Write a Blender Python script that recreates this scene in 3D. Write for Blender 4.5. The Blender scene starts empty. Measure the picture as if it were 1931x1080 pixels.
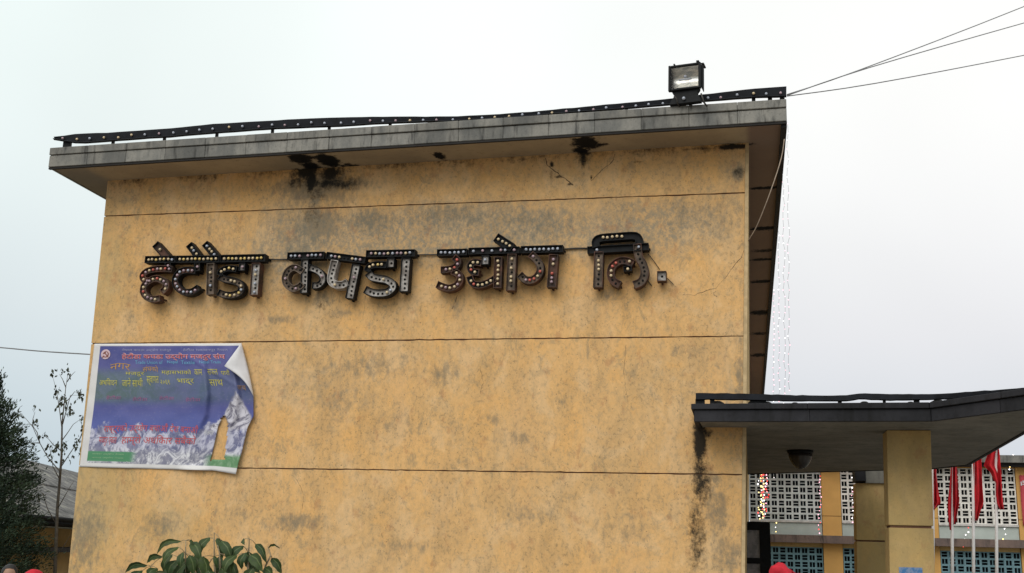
import bpy, bmesh, math, random
from mathutils import Vector, Matrix, noise
random.seed(7)
S = bpy.context.scene
COL = S.collection
# ------------------------------------------------------------------ camera
F, YAW, PITCH, ROLL = 2122.66, 0.209357, 0.230617, 0.0276695
CX = -0.00646
CAMP = Vector((CX, -14.0, 1.7))
PW, PH = 1931.0, 1080.0
def basis():
    cy, sy = math.cos(YAW), math.sin(YAW)
    Rz = Matrix(((cy, -sy, 0), (sy, cy, 0), (0, 0, 1)))
    fw = Vector((0, math.cos(PITCH), math.sin(PITCH))); up = Vector((0, -math.sin(PITCH), math.cos(PITCH))); ri = Vector((1, 0, 0))
    r2 = ri*math.cos(ROLL)+up*math.sin(ROLL); u2 = -ri*math.sin(ROLL)+up*math.cos(ROLL)
    return Rz @ r2, Rz @ u2, Rz @ fw
RI, UP, FW = basis()
cd = bpy.data.cameras.new('camera'); cam = bpy.data.objects.new('camera', cd); COL.objects.link(cam)
cd.sensor_width = 36; cd.lens = F*36/PW; cd.clip_end = 5000; cd.clip_start = 0.1
m = Matrix((RI, UP, -FW)).transposed().to_4x4(); m.translation = CAMP
cam.matrix_world = m
S.camera = cam
# ------------------------------------------------------------------ sky, sun, exposure
w = bpy.data.worlds.new('World'); S.world = w; w.use_nodes = True
nt = w.node_tree; nt.nodes.clear()
def N(nt, t, **k):
    n = nt.nodes.new(t)
    for a, b in k.items():
        if a == 'ins':
            for i, v in b.items():
                if hasattr(v, 'links') or isinstance(v, bpy.types.NodeSocket): nt.links.new(v, n.inputs[i])
                else: n.inputs[i].default_value = v
        else: setattr(n, a, b)
    return n
SUN_EL, SUN_AZ = math.radians(44), math.radians(196)     # azimuth of the veiled sun, behind the photographer
sky = N(nt, 'ShaderNodeTexSky', sky_type='NISHITA', sun_disc=False, sun_elevation=SUN_EL, sun_rotation=SUN_AZ, air_density=1.2, dust_density=4.0, ozone_density=1.0)
hs = N(nt, 'ShaderNodeHueSaturation', ins={'Saturation': .25, 'Color': sky.outputs[0]})
geo = N(nt, 'ShaderNodeNewGeometry')
tc = N(nt, 'ShaderNodeTexCoord')
sep = N(nt, 'ShaderNodeSeparateXYZ', ins={0: tc.outputs['Generated']})
# overcast layer: a smooth veil, greyer and cooler low down, brighter higher up
mr = N(nt, 'ShaderNodeMapRange', interpolation_type='SMOOTHSTEP', ins={'Value': sep.outputs[2], 'From Min': -.05, 'From Max': .42})
cr = N(nt, 'ShaderNodeValToRGB', ins={0: mr.outputs[0]})
cr.color_ramp.elements[0].color = (4.9, 5.6, 6.2, 1); cr.color_ramp.elements[1].color = (8.6, 8.85, 8.6, 1)
e = cr.color_ramp.elements.new(.5); e.color = (7.1, 7.35, 7.5, 1)
nz = N(nt, 'ShaderNodeTexNoise', ins={'Vector': tc.outputs['Generated'], 'Scale': 2.2, 'Detail': 3.0, 'Roughness': .5})
nm = N(nt, 'ShaderNodeMapRange', ins={'Value': nz.outputs[0], 'From Min': .3, 'From Max': .7, 'To Min': .93, 'To Max': 1.06})
vm = N(nt, 'ShaderNodeVectorMath', operation='SCALE', ins={0: cr.outputs[0], 3: nm.outputs[0]})
dt = N(nt, 'ShaderNodeVectorMath', operation='DOT_PRODUCT', ins={0: tc.outputs['Generated'], 1: (0.80, .60, 0)})
azr = N(nt, 'ShaderNodeMapRange', interpolation_type='SMOOTHSTEP', ins={'Value': dt.outputs['Value'], 'From Min': -.1, 'From Max': .75, 'To Min': 0, 'To Max': 1})
tint = N(nt, 'ShaderNodeMix', data_type='RGBA', ins={0: azr.outputs[0], 6: (.88, .945, .955, 1), 7: (1.03, 1.0, 1.01, 1)})
vt = N(nt, 'ShaderNodeVectorMath', operation='MULTIPLY', ins={0: vm.outputs[0], 1: tint.outputs[2]})
mx = N(nt, 'ShaderNodeMix', data_type='RGBA', ins={0: .93, 6: hs.outputs[0], 7: vt.outputs[0]})
bg = N(nt, 'ShaderNodeBackground', ins={'Color': mx.outputs[2], 'Strength': .1})
N(nt, 'ShaderNodeOutputWorld', ins={0: bg.outputs[0]})
sd = bpy.data.lights.new('sun', 'SUN'); sd.energy = 1.5; sd.angle = math.radians(50); sd.color = (1, .93, .84)
so = bpy.data.objects.new('sun', sd); COL.objects.link(so)
d = Vector((math.sin(SUN_AZ)*math.cos(SUN_EL), math.cos(SUN_AZ)*math.cos(SUN_EL), math.sin(SUN_EL)))
so.rotation_euler = d.to_track_quat('Z', 'Y').to_euler(); so.location = (0, -20, 30)
S.view_settings.view_transform = 'Standard'; S.view_settings.look = 'None'
S.view_settings.exposure = 0.27; S.view_settings.gamma = 1; S.view_settings.use_curve_mapping = False

# ------------------------------------------------------------------ helpers
def ray(px, py): return FW + RI*((px-PW/2)/F) - UP*((py-PH/2)/F)
def onY(px, py, Y=0.0):
    d = ray(px, py); return CAMP + d*((Y-CAMP.y)/d.y)
def onZ(px, py, z):
    d = ray(px, py); return CAMP + d*((z-CAMP.z)/d.z)
def onPl(px, py, P, n):
    d = ray(px, py); return CAMP + d*((P-CAMP).dot(n)/d.dot(n))
def lerp(a, b, t): return a+(b-a)*t
def interp(xs, ys, x):
    if x <= xs[0]: return ys[0]
    for i in range(1, len(xs)):
        if x <= xs[i]: return lerp(ys[i-1], ys[i], (x-xs[i-1])/(xs[i]-xs[i-1]))
    return ys[-1]
def tag(o, label=None, cat=None, group=None, kind=None):
    if label: o['label'] = label
    if cat: o['category'] = cat
    if group: o['group'] = group
    if kind: o['kind'] = kind
    return o
def empty(name, loc, label, cat, group=None):
    o = bpy.data.objects.new(name, None); COL.objects.link(o); o.location = loc; o.empty_display_size = .2
    return tag(o, label, cat, group)
def link(name, me, parent=None):
    o = bpy.data.objects.new(name, me); COL.objects.link(o)
    if parent is not None:
        o.parent = parent
        if parent.type == 'EMPTY': o.matrix_parent_inverse = Matrix.Translation(-parent.location)
    return o
class MB:
    def __init__(s): s.v = []; s.f = []; s.m = []; s.sm = []
    def add(s, vs, fs, mi=0, smooth=False):
        b = len(s.v); s.v += [tuple(v) for v in vs]
        for f in fs: s.f.append(tuple(b+i for i in f)); s.m.append(mi); s.sm.append(smooth)
    def box(s, lo, hi, mi=0, M=None):
        x0, y0, z0 = lo; x1, y1, z1 = hi
        vs = [Vector(p) for p in ((x0,y0,z0),(x1,y0,z0),(x1,y1,z0),(x0,y1,z0),(x0,y0,z1),(x1,y0,z1),(x1,y1,z1),(x0,y1,z1))]
        if M: vs = [M @ v for v in vs]
        s.add(vs, [(0,3,2,1),(4,5,6,7),(0,1,5,4),(1,2,6,5),(2,3,7,6),(3,0,4,7)], mi)
    def hexa(s, vs, mi=0):      # bottom 4 ccw from above, top 4
        s.add(vs, [(0,3,2,1),(4,5,6,7),(0,1,5,4),(1,2,6,5),(2,3,7,6),(3,0,4,7)], mi)
    def prism(s, poly, z0, z1, mi=0):
        n = len(poly); vs = [(p[0],p[1],z0) for p in poly]+[(p[0],p[1],z1) for p in poly]
        s.add(vs, [tuple(range(n))[::-1], tuple(range(n, 2*n))]+[(i,(i+1)%n,n+(i+1)%n,n+i) for i in range(n)], mi)
    def tube(s, pts, r, n=6, mi=0, caps=True):
        pts = [Vector(p) for p in pts]; rs = r if isinstance(r, (list, tuple)) else [r]*len(pts)
        vs = []; u = None
        for i, p in enumerate(pts):
            t = (pts[min(i+1, len(pts)-1)]-pts[max(i-1, 0)]).normalized()
            if u is None: u = t.orthogonal().normalized()
            else:
                u = (u-t*u.dot(t)); u = u.normalized() if u.length > 1e-6 else t.orthogonal().normalized()
            w_ = t.cross(u)
            for k in range(n):
                a = 2*math.pi*k/n; vs.append(p+(u*math.cos(a)+w_*math.sin(a))*rs[i])
        fs = []
        for i in range(len(pts)-1):
            for k in range(n): fs.append((i*n+k, i*n+(k+1)%n, (i+1)*n+(k+1)%n, (i+1)*n+k))
        if caps: fs.append(tuple(range(n))[::-1]); fs.append(tuple(range((len(pts)-1)*n, len(pts)*n)))
        s.add(vs, fs, mi, True)
    def ball(s, c, r, mi=0, n=6, k=4, sy=1.0, sz=1.0):
        vs = [(c[0], c[1], c[2]+r*sz)]
        for j in range(1, k):
            ph = math.pi*j/k
            for i in range(n):
                a = 2*math.pi*i/n; vs.append((c[0]+r*math.sin(ph)*math.cos(a), c[1]+r*sy*math.sin(ph)*math.sin(a), c[2]+r*sz*math.cos(ph)))
        vs.append((c[0], c[1], c[2]-r*sz)); L = len(vs)-1
        fs = [(0, 1+i, 1+(i+1)%n) for i in range(n)]
        for j in range(k-2):
            b = 1+j*n
            for i in range(n): fs.append((b+i, b+n+i, b+n+(i+1)%n, b+(i+1)%n))
        b = 1+(k-2)*n
        for i in range(n): fs.append((b+i, L, b+(i+1)%n))
        s.add(vs, fs, mi, True)
    def mesh(s, name, mats):
        me = bpy.data.meshes.new(name); me.from_pydata(s.v, [], s.f)
        for mm in (mats if isinstance(mats, (list, tuple)) else [mats]): me.materials.append(mm)
        me.polygons.foreach_set('material_index', s.m); me.polygons.foreach_set('use_smooth', s.sm); me.update()
        return me
    def build(s, name, mats, parent=None, **k):
        return tag(link(name, s.mesh(name, mats), parent), **k)
def bevel(o, wdt=.01, seg=2):
    b = o.modifiers.new('bevel', 'BEVEL'); b.width = wdt; b.segments = seg; b.limit_method = 'ANGLE'; return o

# ------------------------------------------------------------------ materials
class G:
    """small node-graph builder"""
    def __init__(s, name, rough=.8, spec=.3, metal=0.0):
        s.mat = bpy.data.materials.new(name); s.mat.use_nodes = True; s.nt = s.mat.node_tree; s.nt.nodes.clear()
        s.b = N(s.nt, 'ShaderNodeBsdfPrincipled', ins={'Roughness': rough, 'Specular IOR Level': spec, 'Metallic': metal})
        s.o = N(s.nt, 'ShaderNodeOutputMaterial', ins={0: s.b.outputs[0]})
    def pos(s): return N(s.nt, 'ShaderNodeNewGeometry').outputs['Position']
    def obj(s): return N(s.nt, 'ShaderNodeTexCoord').outputs['Object']
    def uv(s): return N(s.nt, 'ShaderNodeTexCoord').outputs['UV']
    def scale(s, v, sc): return N(s.nt, 'ShaderNodeVectorMath', operation='MULTIPLY', ins={0: v, 1: sc}).outputs[0]
    def noise(s, v, scale, detail=4.0, rough=.55, dist=0.0):
        return N(s.nt, 'ShaderNodeTexNoise', ins={'Vector': v, 'Scale': scale, 'Detail': detail, 'Roughness': rough, 'Distortion': dist}).outputs[0]
    def mr(s, v, a, b, c=0.0, d=1.0, smooth=True):
        return N(s.nt, 'ShaderNodeMapRange', interpolation_type='SMOOTHSTEP' if smooth else 'LINEAR', ins={'Value': v, 'From Min': a, 'From Max': b, 'To Min': c, 'To Max': d}).outputs[0]
    def math(s, op, a, b=0.0): return N(s.nt, 'ShaderNodeMath', operation=op, ins={0: a, 1: b}).outputs[0]
    def mix(s, f, a, b):
        c4 = lambda c: (c[0], c[1], c[2], 1) if isinstance(c, tuple) else c
        return N(s.nt, 'ShaderNodeMix', data_type='RGBA', ins={0: f, 6: c4(a), 7: c4(b)}).outputs[2]
    def xyz(s, v): return N(s.nt, 'ShaderNodeSeparateXYZ', ins={0: v}).outputs
    def color(s, c): s.nt.links.new(c, s.b.inputs['Base Color']) if not isinstance(c, tuple) else setattr(s.b.inputs['Base Color'], 'default_value', (*c, 1))
    def rough(s, v): s.nt.links.new(v, s.b.inputs['Roughness'])
    def bump(s, h, st=.3, dist=.01):
        n = N(s.nt, 'ShaderNodeBump', ins={'Strength': st, 'Distance': dist, 'Height': h}); s.nt.links.new(n.outputs[0], s.b.inputs['Normal'])
    def blobs(s, v, lst):
        """max of soft ellipsoids (centre, radii, strength)"""
        acc = None
        for c, r, st in lst:
            d_ = N(s.nt, 'ShaderNodeVectorMath', operation='SUBTRACT', ins={0: v, 1: c}).outputs[0]
            d_ = s.scale(d_, (1/r[0], 1/r[1], 1/r[2]))
            l = N(s.nt, 'ShaderNodeVectorMath', operation='LENGTH', ins={0: d_}).outputs['Value']
            k = s.mr(l, 0.0, 1.35, st, 0.0)
            acc = k if acc is None else s.math('MAXIMUM', acc, k)
        return acc
def simple(name, c, rough=.7, spec=.3, metal=0.0, var=.25, scale=8.0, c2=None, bump=.15):
    g = G(name, rough, spec, metal); p = g.obj()
    n = g.noise(p, scale, 5.0, .6)
    c2 = c2 or tuple(x*(1-var) for x in c)
    g.color(g.mix(g.mr(n, .35, .65), c, c2))
    if bump: g.bump(g.noise(p, scale*6, 3.0), bump, .004)
    return g.mat

PXM = 0.0066     # metres per photo pixel on the wall
def wb(px, py, rx, ry, st): 
    p = onY(px, py, 0); return ((p.x, 0, p.z), (rx*PXM, 3.0, ry*PXM), st)
def plaster(name, base, base2, stains_and_shade=True, grime=1.0):
    g = G(name, .88, .2); p = g.pos()
    big = g.noise(p, .55, 3.0, .5)
    med = g.noise(g.scale(p, (1.0, 1.0, .45)), 2.3, 5.0, .6, .4)
    fine = g.noise(g.scale(p, (1.0, 1.0, .8)), 22.0, 8.0, .78)
    fine2 = g.noise(p, 75.0, 4.0, .7)
    col = g.mix(g.mr(big, .35, .68), base, base2)
    hue = g.noise(g.scale(p, (1.0, 1.0, .75)), 1.7, 8.0, .68, .5)
    col = g.mix(g.mr(hue, .50, .60, 0, .6*grime), col, (.68, .46, .25)); col = g.mix(g.mr(hue, .38, .48, .5*grime, 0), col, (.70, .385, .13))
    pt = g.noise(g.scale(p, (1.0, 1.0, .7)), 13.0, 9.0, .8, .3); col = g.mix(g.mr(pt, .50, .63, 0, .5*grime), col, (.34, .26, .16)); col = g.mix(g.mr(pt, .36, .49, .5*grime, 0), col, (.80, .50, .23))
    pale = g.noise(g.scale(p, (1.3, 1.0, .35)), 1.5, 5.0, .62)
    col = g.mix(g.mr(pale, .5, .78, 0, .34), col, (base[0]*.92, base[1]*.98, base[2]*1.28))
    col = g.mix(g.mr(med, .42, .8, 0, .6), col, (base[0]*.62, base[1]*.66, base[2]*.74))
    if stains_and_shade:
        du = g.blobs(p, [wb(*a) for a in ((850,440,520,95,1.0),(1200,430,300,100,.8),(560,460,170,150,.8),(620,730,300,120,.45),(1380,780,60,300,.4))])
        dn = g.noise(g.scale(p, (1.0,1.0,.65)), 5.5, 10.0, .8, .4)
        col = g.mix(g.math('MULTIPLY', g.mr(g.math('ADD', du, g.math('MULTIPLY', g.math('SUBTRACT', dn, .5), 1.6)), .25, .8), g.mr(g.noise(g.scale(p, (1.0,1.0,.8)), 16.0, 9.0, .8), .43, .57, .3, .95)), col, (.28, .235, .17))
        du2 = g.blobs(p, [wb(*a) for a in ((170,900,170,330,.9),(190,520,110,260,.7),(300,990,200,110,.6))])
        col = g.mix(g.math('MULTIPLY', g.mr(g.math('ADD', du2, g.math('MULTIPLY', g.math('SUBTRACT', dn, .5), 1.2)), .2, .9), .5), col, (.33, .27, .13))
    # scattered flecks
    fl = g.math('MULTIPLY', g.mr(fine, .51, .62), g.mr(med, .36, .62, .1, 1))
    col = g.mix(g.math('MULTIPLY', fl, .62*grime), col, (.19, .145, .085))
    drop = g.noise(g.scale(p, (1.0, 1.0, .6)), 6.0, 9.0, .8, .6); where = g.noise(p, .9, 3.0, .6)
    col = g.mix(g.math('MULTIPLY', g.mr(drop, .51, .64, 0, .6*grime), g.mr(where, .38, .62, .1, 1)), col, (.25, .205, .135))
    pocks = g.noise(g.scale(p, (1.0, 1.0, .8)), 42.0, 2.0, .5); col = g.mix(g.mr(pocks, .66, .72, 0, .7*grime), col, (.11, .09, .06))
    col = g.mix(g.mr(fine2, .60, .72, 0, .4), col, (.12, .10, .07))
    col = g.mix(g.mr(fine2, .25, .42, .15, 0), col, (base[0]*1.25, base[1]*1.25, base[2]*1.3))
    rust = g.noise(g.scale(p, (1.0, 1.0, .7)), 5.0, 6.0, .7)
    col = g.mix(g.mr(rust, .56, .66, 0, .4), col, (.36, .17, .085))
    if stains_and_shade:
        grey = [wb(*a) for a in ((600,355,150,55,.85),(600,425,75,55,.95),(560,470,45,60,.7),(700,415,85,45,.72),(850,408,150,45,.62),(1010,425,150,55,.55),(1300,400,110,60,.45),(1365,410,60,80,.45),
            (400,430,90,40,.38),(250,500,60,120,.35),(700,690,170,45,.5),(835,705,60,40,.6),(640,765,70,60,.42),(740,800,90,60,.36),(160,1010,70,130,.66),(560,985,90,30,.66),(300,990,80,40,.62),
            (980,830,90,30,.45),(1000,970,100,30,.5),(450,960,60,50,.42),(530,602,60,14,.66),(640,590,60,14,.6),(860,580,22,40,.6),(1395,720,16,120,.62),(1350,960,36,80,.66),
            (1375,1045,60,50,.64),(610,560,50,30,.6),(1150,560,60,22,.5),(1290,660,90,25,.38),(900,880,150,20,.36),(1060,760,80,70,.3),(1388,325,28,26,.8),(240,380,60,30,.35),(930,790,22,16,.6),(1190,1000,90,60,.42),(760,1040,120,50,.4))]
        gm = g.blobs(p, grey)
        br = g.noise(g.scale(p, (1.0, 1.0, .6)), 11.0, 8.0, .72)
        gm = g.mr(g.math('ADD', gm, g.math('MULTIPLY', g.math('SUBTRACT', br, .5), 2.0)), .22, .80)
        col = g.mix(g.math('MULTIPLY', gm, .68), col, (.155, .145, .115))
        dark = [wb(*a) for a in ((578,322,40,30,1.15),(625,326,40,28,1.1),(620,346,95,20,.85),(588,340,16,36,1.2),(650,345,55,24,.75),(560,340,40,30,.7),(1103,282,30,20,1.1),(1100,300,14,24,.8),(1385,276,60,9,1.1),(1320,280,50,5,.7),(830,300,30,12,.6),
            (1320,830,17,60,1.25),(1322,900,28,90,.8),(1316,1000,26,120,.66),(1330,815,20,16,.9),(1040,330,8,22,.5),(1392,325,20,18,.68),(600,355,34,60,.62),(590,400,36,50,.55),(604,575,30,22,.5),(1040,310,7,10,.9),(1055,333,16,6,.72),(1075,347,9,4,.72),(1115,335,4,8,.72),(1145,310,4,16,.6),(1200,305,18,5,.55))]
        top = []  # dark band along the wall top: mould plus painted shade of the eave
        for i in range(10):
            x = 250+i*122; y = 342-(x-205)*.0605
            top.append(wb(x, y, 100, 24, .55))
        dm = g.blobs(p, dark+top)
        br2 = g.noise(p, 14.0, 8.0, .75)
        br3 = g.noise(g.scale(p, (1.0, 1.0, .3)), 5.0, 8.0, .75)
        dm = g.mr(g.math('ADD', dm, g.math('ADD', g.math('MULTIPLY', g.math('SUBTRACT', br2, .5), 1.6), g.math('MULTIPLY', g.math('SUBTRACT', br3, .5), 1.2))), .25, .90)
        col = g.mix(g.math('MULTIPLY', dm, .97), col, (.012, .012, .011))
    g.color(col)
    h = g.math('ADD', g.math('MULTIPLY', fine, .6), g.math('MULTIPLY', fine2, .4))
    g.bump(h, .35, .006)
    return g.mat
BASE, BASE2 = (.68, .405, .168), (.61, .385, .178)
M = {}
M['wall'] = plaster('ochre_plaster', BASE, BASE2)
M['wall2'] = plaster('ochre_plaster_porch', (.50, .345, .145), (.46, .33, .14), False, .25)
M['groove'] = simple('brown_joint_plaster', (.15, .075, .045), .9)  # reddish brown plaster of the joints, also used for the cores
M['bead'] = simple('corner_bead_plaster', (.56, .41, .23), .85)
# soffit
g = G('soffit_plaster', .9, .2); p = g.pos()
def sb(px, py, rx, ry, st, z=6.88):
    q_ = onZ(px, py, z); return ((q_.x, q_.y, z), (rx*PXM, ry, 2.0), st)
big = g.noise(p, 1.1, 5.0, .6); fi = g.noise(p, 16.0, 7.0, .7)
col = g.mix(g.mr(big, .35, .7), (.42, .335, .23), (.31, .25, .18))
col = g.mix(g.mr(fi, .55, .75, 0, .6), col, (.12, .095, .075))
sx = g.mr(g.xyz(p)[0], -8.9, -9.1); col = g.mix(g.math('MULTIPLY', sx, .55), col, (.17, .17, .17))
rx_ = g.mr(g.xyz(p)[0], .02, .12); col = g.mix(g.math('MULTIPLY', rx_, .8), col, (.20, .135, .115))
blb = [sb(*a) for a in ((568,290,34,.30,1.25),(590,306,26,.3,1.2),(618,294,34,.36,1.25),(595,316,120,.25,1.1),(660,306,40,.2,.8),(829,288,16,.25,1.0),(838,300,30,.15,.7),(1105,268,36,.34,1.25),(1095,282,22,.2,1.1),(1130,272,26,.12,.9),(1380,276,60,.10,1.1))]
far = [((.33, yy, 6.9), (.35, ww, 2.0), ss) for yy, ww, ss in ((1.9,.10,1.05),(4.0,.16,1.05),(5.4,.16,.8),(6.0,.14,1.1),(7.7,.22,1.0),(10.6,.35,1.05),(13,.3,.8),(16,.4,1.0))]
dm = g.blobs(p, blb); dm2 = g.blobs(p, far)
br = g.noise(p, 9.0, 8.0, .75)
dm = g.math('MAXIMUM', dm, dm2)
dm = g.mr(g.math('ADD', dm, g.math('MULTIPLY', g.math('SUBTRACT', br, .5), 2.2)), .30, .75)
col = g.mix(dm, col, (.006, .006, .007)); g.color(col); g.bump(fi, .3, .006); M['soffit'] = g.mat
# weathered concrete fascia
def concrete(name, a, b, dirt=(.03, .03, .03), amt=.8, sc=1.0):
    g = G(name, .85, .25); p = g.pos()
    n1 = g.noise(g.scale(p, (1.0, 1.0, .5)), 1.9*sc, 6.0, .65); n2 = g.noise(p, 22.0*sc, 6.0, .7); n3 = g.noise(g.scale(p, (2.2, 2.2, .35)), 3.0*sc, 6.0, .65)
    col = g.mix(g.mr(n1, .35, .65), a, b); col = g.mix(g.mr(n3, .5, .72, 0, amt), col, dirt); col = g.mix(g.mr(n2, .5, .75, 0, .55), col, (b[0]*.5, b[1]*.5, b[2]*.5))
    info = N(g.nt, 'ShaderNodeObjectInfo')
    col = N(g.nt, 'ShaderNodeHueSaturation', ins={'Value': g.mr(info.outputs['Random'], 0, 1, .8, 1.2, False), 'Color': col}).outputs[0]
    g.color(col); g.bump(n2, .4, .006); return g.mat
M['fascia'] = concrete('weathered_fascia_concrete', (.235, .225, .205), (.135, .135, .13), (.03,.03,.03), .85, 1.6)
M['fascia_dark'] = concrete('sooty_canopy_concrete', (.026, .026, .031), (.015, .015, .018), (.008, .008, .008), .9)
M['drip'] = simple('wet_drip_edge', (.022, .02, .02), .8)
M['canopy_soffit'] = concrete('canopy_ceiling_plaster', (.24, .23, .205), (.17, .165, .15), (.08, .08, .075), .6)
M['black'] = simple('black_painted_metal', (.008, .009, .011), .65, .2, var=.5, scale=12)
g = G('rusty_sheet_metal', .7, .35); p = g.obj(); n = g.noise(p, 5.0, 6.0, .7); n2 = g.noise(p, 30.0, 4.0, .7)
c = g.mix(g.mr(n, .4, .62), (.03, .018, .014), (.10, .042, .026)); g.color(g.mix(g.mr(n2, .55, .75, 0, .6), c, (.11, .06, .035))); M['rust'] = g.mat
g = G('dusty_brown_metal', .75, .3); p = g.obj(); n = g.noise(p, 6.0, 6.0, .7); n2 = g.noise(p, 30.0, 4.0, .7)
c = g.mix(g.mr(n, .38, .64), (.07, .052, .04), (.17, .125, .095)); g.color(g.mix(g.mr(n2, .6, .75, 0, .6), c, (.2, .17, .14))); M['brown'] = g.mat
g = G('grey_weathered_metal', .6, .4); p = g.obj(); n = g.noise(p, 9.0, 6.0, .7); n2 = g.noise(p, 40.0, 4.0, .7)
c = g.mix(g.mr(n, .35, .62), (.44, .415, .395), (.19, .165, .15)); g.color(g.mix(g.mr(n2, .62, .75, 0, .7), c, (.06, .045, .04))); M['greymetal'] = g.mat
M['hole'] = simple('empty_socket', (.008, .008, .008), .9)
def glassy(name, c, r=.25): return simple(name, c, r, .5, var=.15, scale=30, bump=0)
M['b_cream'] = glassy('cream_bulb', (.66, .52, .33)); M['b_yel'] = glassy('yellow_bulb', (.75, .55, .2)); M['b_red'] = glassy('red_bulb', (.55, .12, .09)); M['b_blue'] = glassy('clear_bulb', (.42, .45, .53)); M['b_mauve'] = glassy('mauve_bulb', (.42, .3, .34))
M['cable'] = simple('pale_cable', (.42, .33, .26), .6); M['cable_dark'] = simple('dark_cable', (.05, .045, .04), .6); M['wire'] = simple('overhead_wire', (.2, .2, .21), .6)
M['sheet'] = simple('tar_black_sheet', (.010, .012, .018), .7, .25, var=.5, scale=7)
M['ground'] = simple('ground_dirt', (.23, .19, .15), .95, c2=(.15, .13, .10), scale=.7)
M['pave'] = simple('paving_concrete', (.26, .25, .23), .9, scale=1.5)

# ------------------------------------------------------------------ setting
mb = MB(); mb.add([(-3000,-3000,0),(3000,-3000,0),(3000,3000,0),(-3000,3000,0)], [(0,1,2,3)]); mb.build('ground', M['ground'], kind='structure')
mb = MB(); mb.box((-10.5,-3.4,.002), (9,0,.1)); mb.box((.9,0,.002), (9,19.5,.1)); mb.build('pavement', M['pave'], kind='structure')

# ------------------------------------------------------------------ main building
def XL(z): return -8.971-.014*(z-4)
def XR(z): return .029*(z-4)
def ZB(x): return 6.898+.0151*x
def ZT(x): return 7.189+.0151*x
OV, EL, ER, BACK = .659, -8.971-.568, .543, 32.0
B1 = empty('factory_building', (-4.5, 0, 0), 'weathered ochre factory hall with stained plaster and a wide grey eave', 'building')
GAP = .008
zs = [0.0, 0.95, 2.670, 4.366, 6.228, None]
for i in range(5):
    z0 = zs[i]+(GAP if i else 0); mb = MB()
    z1 = zs[i+1]-GAP if zs[i+1] else None
    nS_ = 120; vs = []
    for q in range(nS_+1):
        t = q/nS_; jb = .007*noise.noise(Vector((t*70, i, 0)))+.004*noise.noise(Vector((t*230, i, 3))) if i else 0; jt = .007*noise.noise(Vector((t*70, i+1.5, 0)))+.004*noise.noise(Vector((t*230, i+1.5, 3)))
        xb = lerp(XL(z0), XR(z0)-.045, t); zb_ = z0+jb
        zt_ = z1+jt if z1 else ZB(xb)+.02; xt = lerp(XL(zt_), XR(zt_)-.045, t)
        vs += [(xb,0,zb_),(xt,0,zt_),(xt,.12,zt_),(xb,.12,zb_)]
    fs = [(4*q+k, 4*(q+1)+k, 4*(q+1)+(k+1)%4, 4*q+(k+1)%4) for q in range(nS_) for k in range(4)]+[(0,1,2,3),(4*nS_+3,4*nS_+2,4*nS_+1,4*nS_)]
    fs = [f[::-1] for f in fs]
    mb.add(vs, fs); mb.build('wall_panel', M['wall'], B1)
# corner bead and core
mb = MB(); z0, z1 = 0, ZB(0)+.02
mb.hexa([Vector(v) for v in ((XR(z0)-.043,-.012,z0),(XR(z0),-.012,z0),(XR(z0),.12,z0),(XR(z0)-.043,.12,z0),(XR(z1)-.043,-.012,z1),(XR(z1),-.012,z1),(XR(z1),.12,z1),(XR(z1)-.043,.12,z1))])
mb.build('corner_bead', M['bead'], B1)
mb = MB(); zl, zr = ZB(-8.97)+.02, ZB(0)+.02
mb.hexa([Vector(v) for v in ((XL(0)+.01,.016,0),(XR(0)-.01,.016,0),(XR(0)-.01,BACK,0),(XL(0)+.01,BACK,0),(XL(zl)+.01,.016,zl),(XR(zr)-.01,.016,zr),(XR(zr)-.01,BACK,zr),(XL(zl)+.01,BACK,zl))])
mb.build('wall', M['groove'], B1)
# side walls skin (plastered)
for X, s in ((XL, -1), (XR, 1)):
    mb = MB(); zt = zl if s < 0 else zr; o = .012*s
    vs = [Vector(v) for v in ((X(0)-.01*0,.122,0),(X(0),BACK,0),(X(zt),BACK,zt),(X(zt),.122,zt))]
    ins = [v-Vector((.03*s,0,0)) for v in vs]
    mb.add(vs+ins, [(0,1,2,3),(7,6,5,4),(0,4,5,1),(1,5,6,2),(2,6,7,3),(3,7,4,0)]); mb.build('side_wall', M['wall2'], B1)
# hairline cracks in the render coat
M['crack'] = simple('dark_crack', (.09, .06, .04), .95)  # plain dark colour for the cracks themselves
for pts, r_ in (([(1028,298),(1033,312),(1046,322),(1056,331),(1066,337),(1081,349)], .007), ([(1160,290),(1155,304),(1141,316),(1128,328),(1114,341)], .005), ([(1406,466),(1396,487),(1386,500),(1370,522),(1350,543),(1330,549),(1310,556),(1288,555)], .0035),
                ([(862,556),(858,570),(852,582)], .004), ([(1350,548),(1345,554),(1352,560)], .004), ([(700,520),(690,560),(684,600)], .0025), ([(1180,650),(1176,700),(1184,760)], .0025), ([(560,905),(572,930),(570,960)], .003), ([(905,690),(912,720),(905,745)], .0025), ([(1010,915),(1030,935),(1036,950)], .003)):
    dn_ = []
    for i in range(len(pts)-1):
        for k in range(4): a = Vector(pts[i]).lerp(Vector(pts[i+1]), k/4); dn_.append(onY(a.x+random.uniform(-1,1), a.y+random.uniform(-1,1), .001))
    dn_.append(onY(*pts[-1], .001)); mb = MB(); mb.tube(dn_, [r_*random.uniform(.4,1.2) for _ in dn_], 5); mb.build('crack', M['crack'], B1)
# roof slab
mb = MB(); e_ = .03
def slab(x0, x1, y0, y1, f0, f1): return [Vector((x0,y0,f0(x0))),Vector((x1,y0,f0(x1))),Vector((x1,y1,f0(x1))),Vector((x0,y1,f0(x0))),Vector((x0,y0,f1(x0))),Vector((x1,y0,f1(x1))),Vector((x1,y1,f1(x1))),Vector((x0,y1,f1(x0)))]
mb.hexa(slab(EL+e_, ER-e_, -OV+e_+.02, BACK+.4, ZB, lambda x: ZT(x)-.01)); roof = mb.build('roof', M['soffit'], B1)
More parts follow.
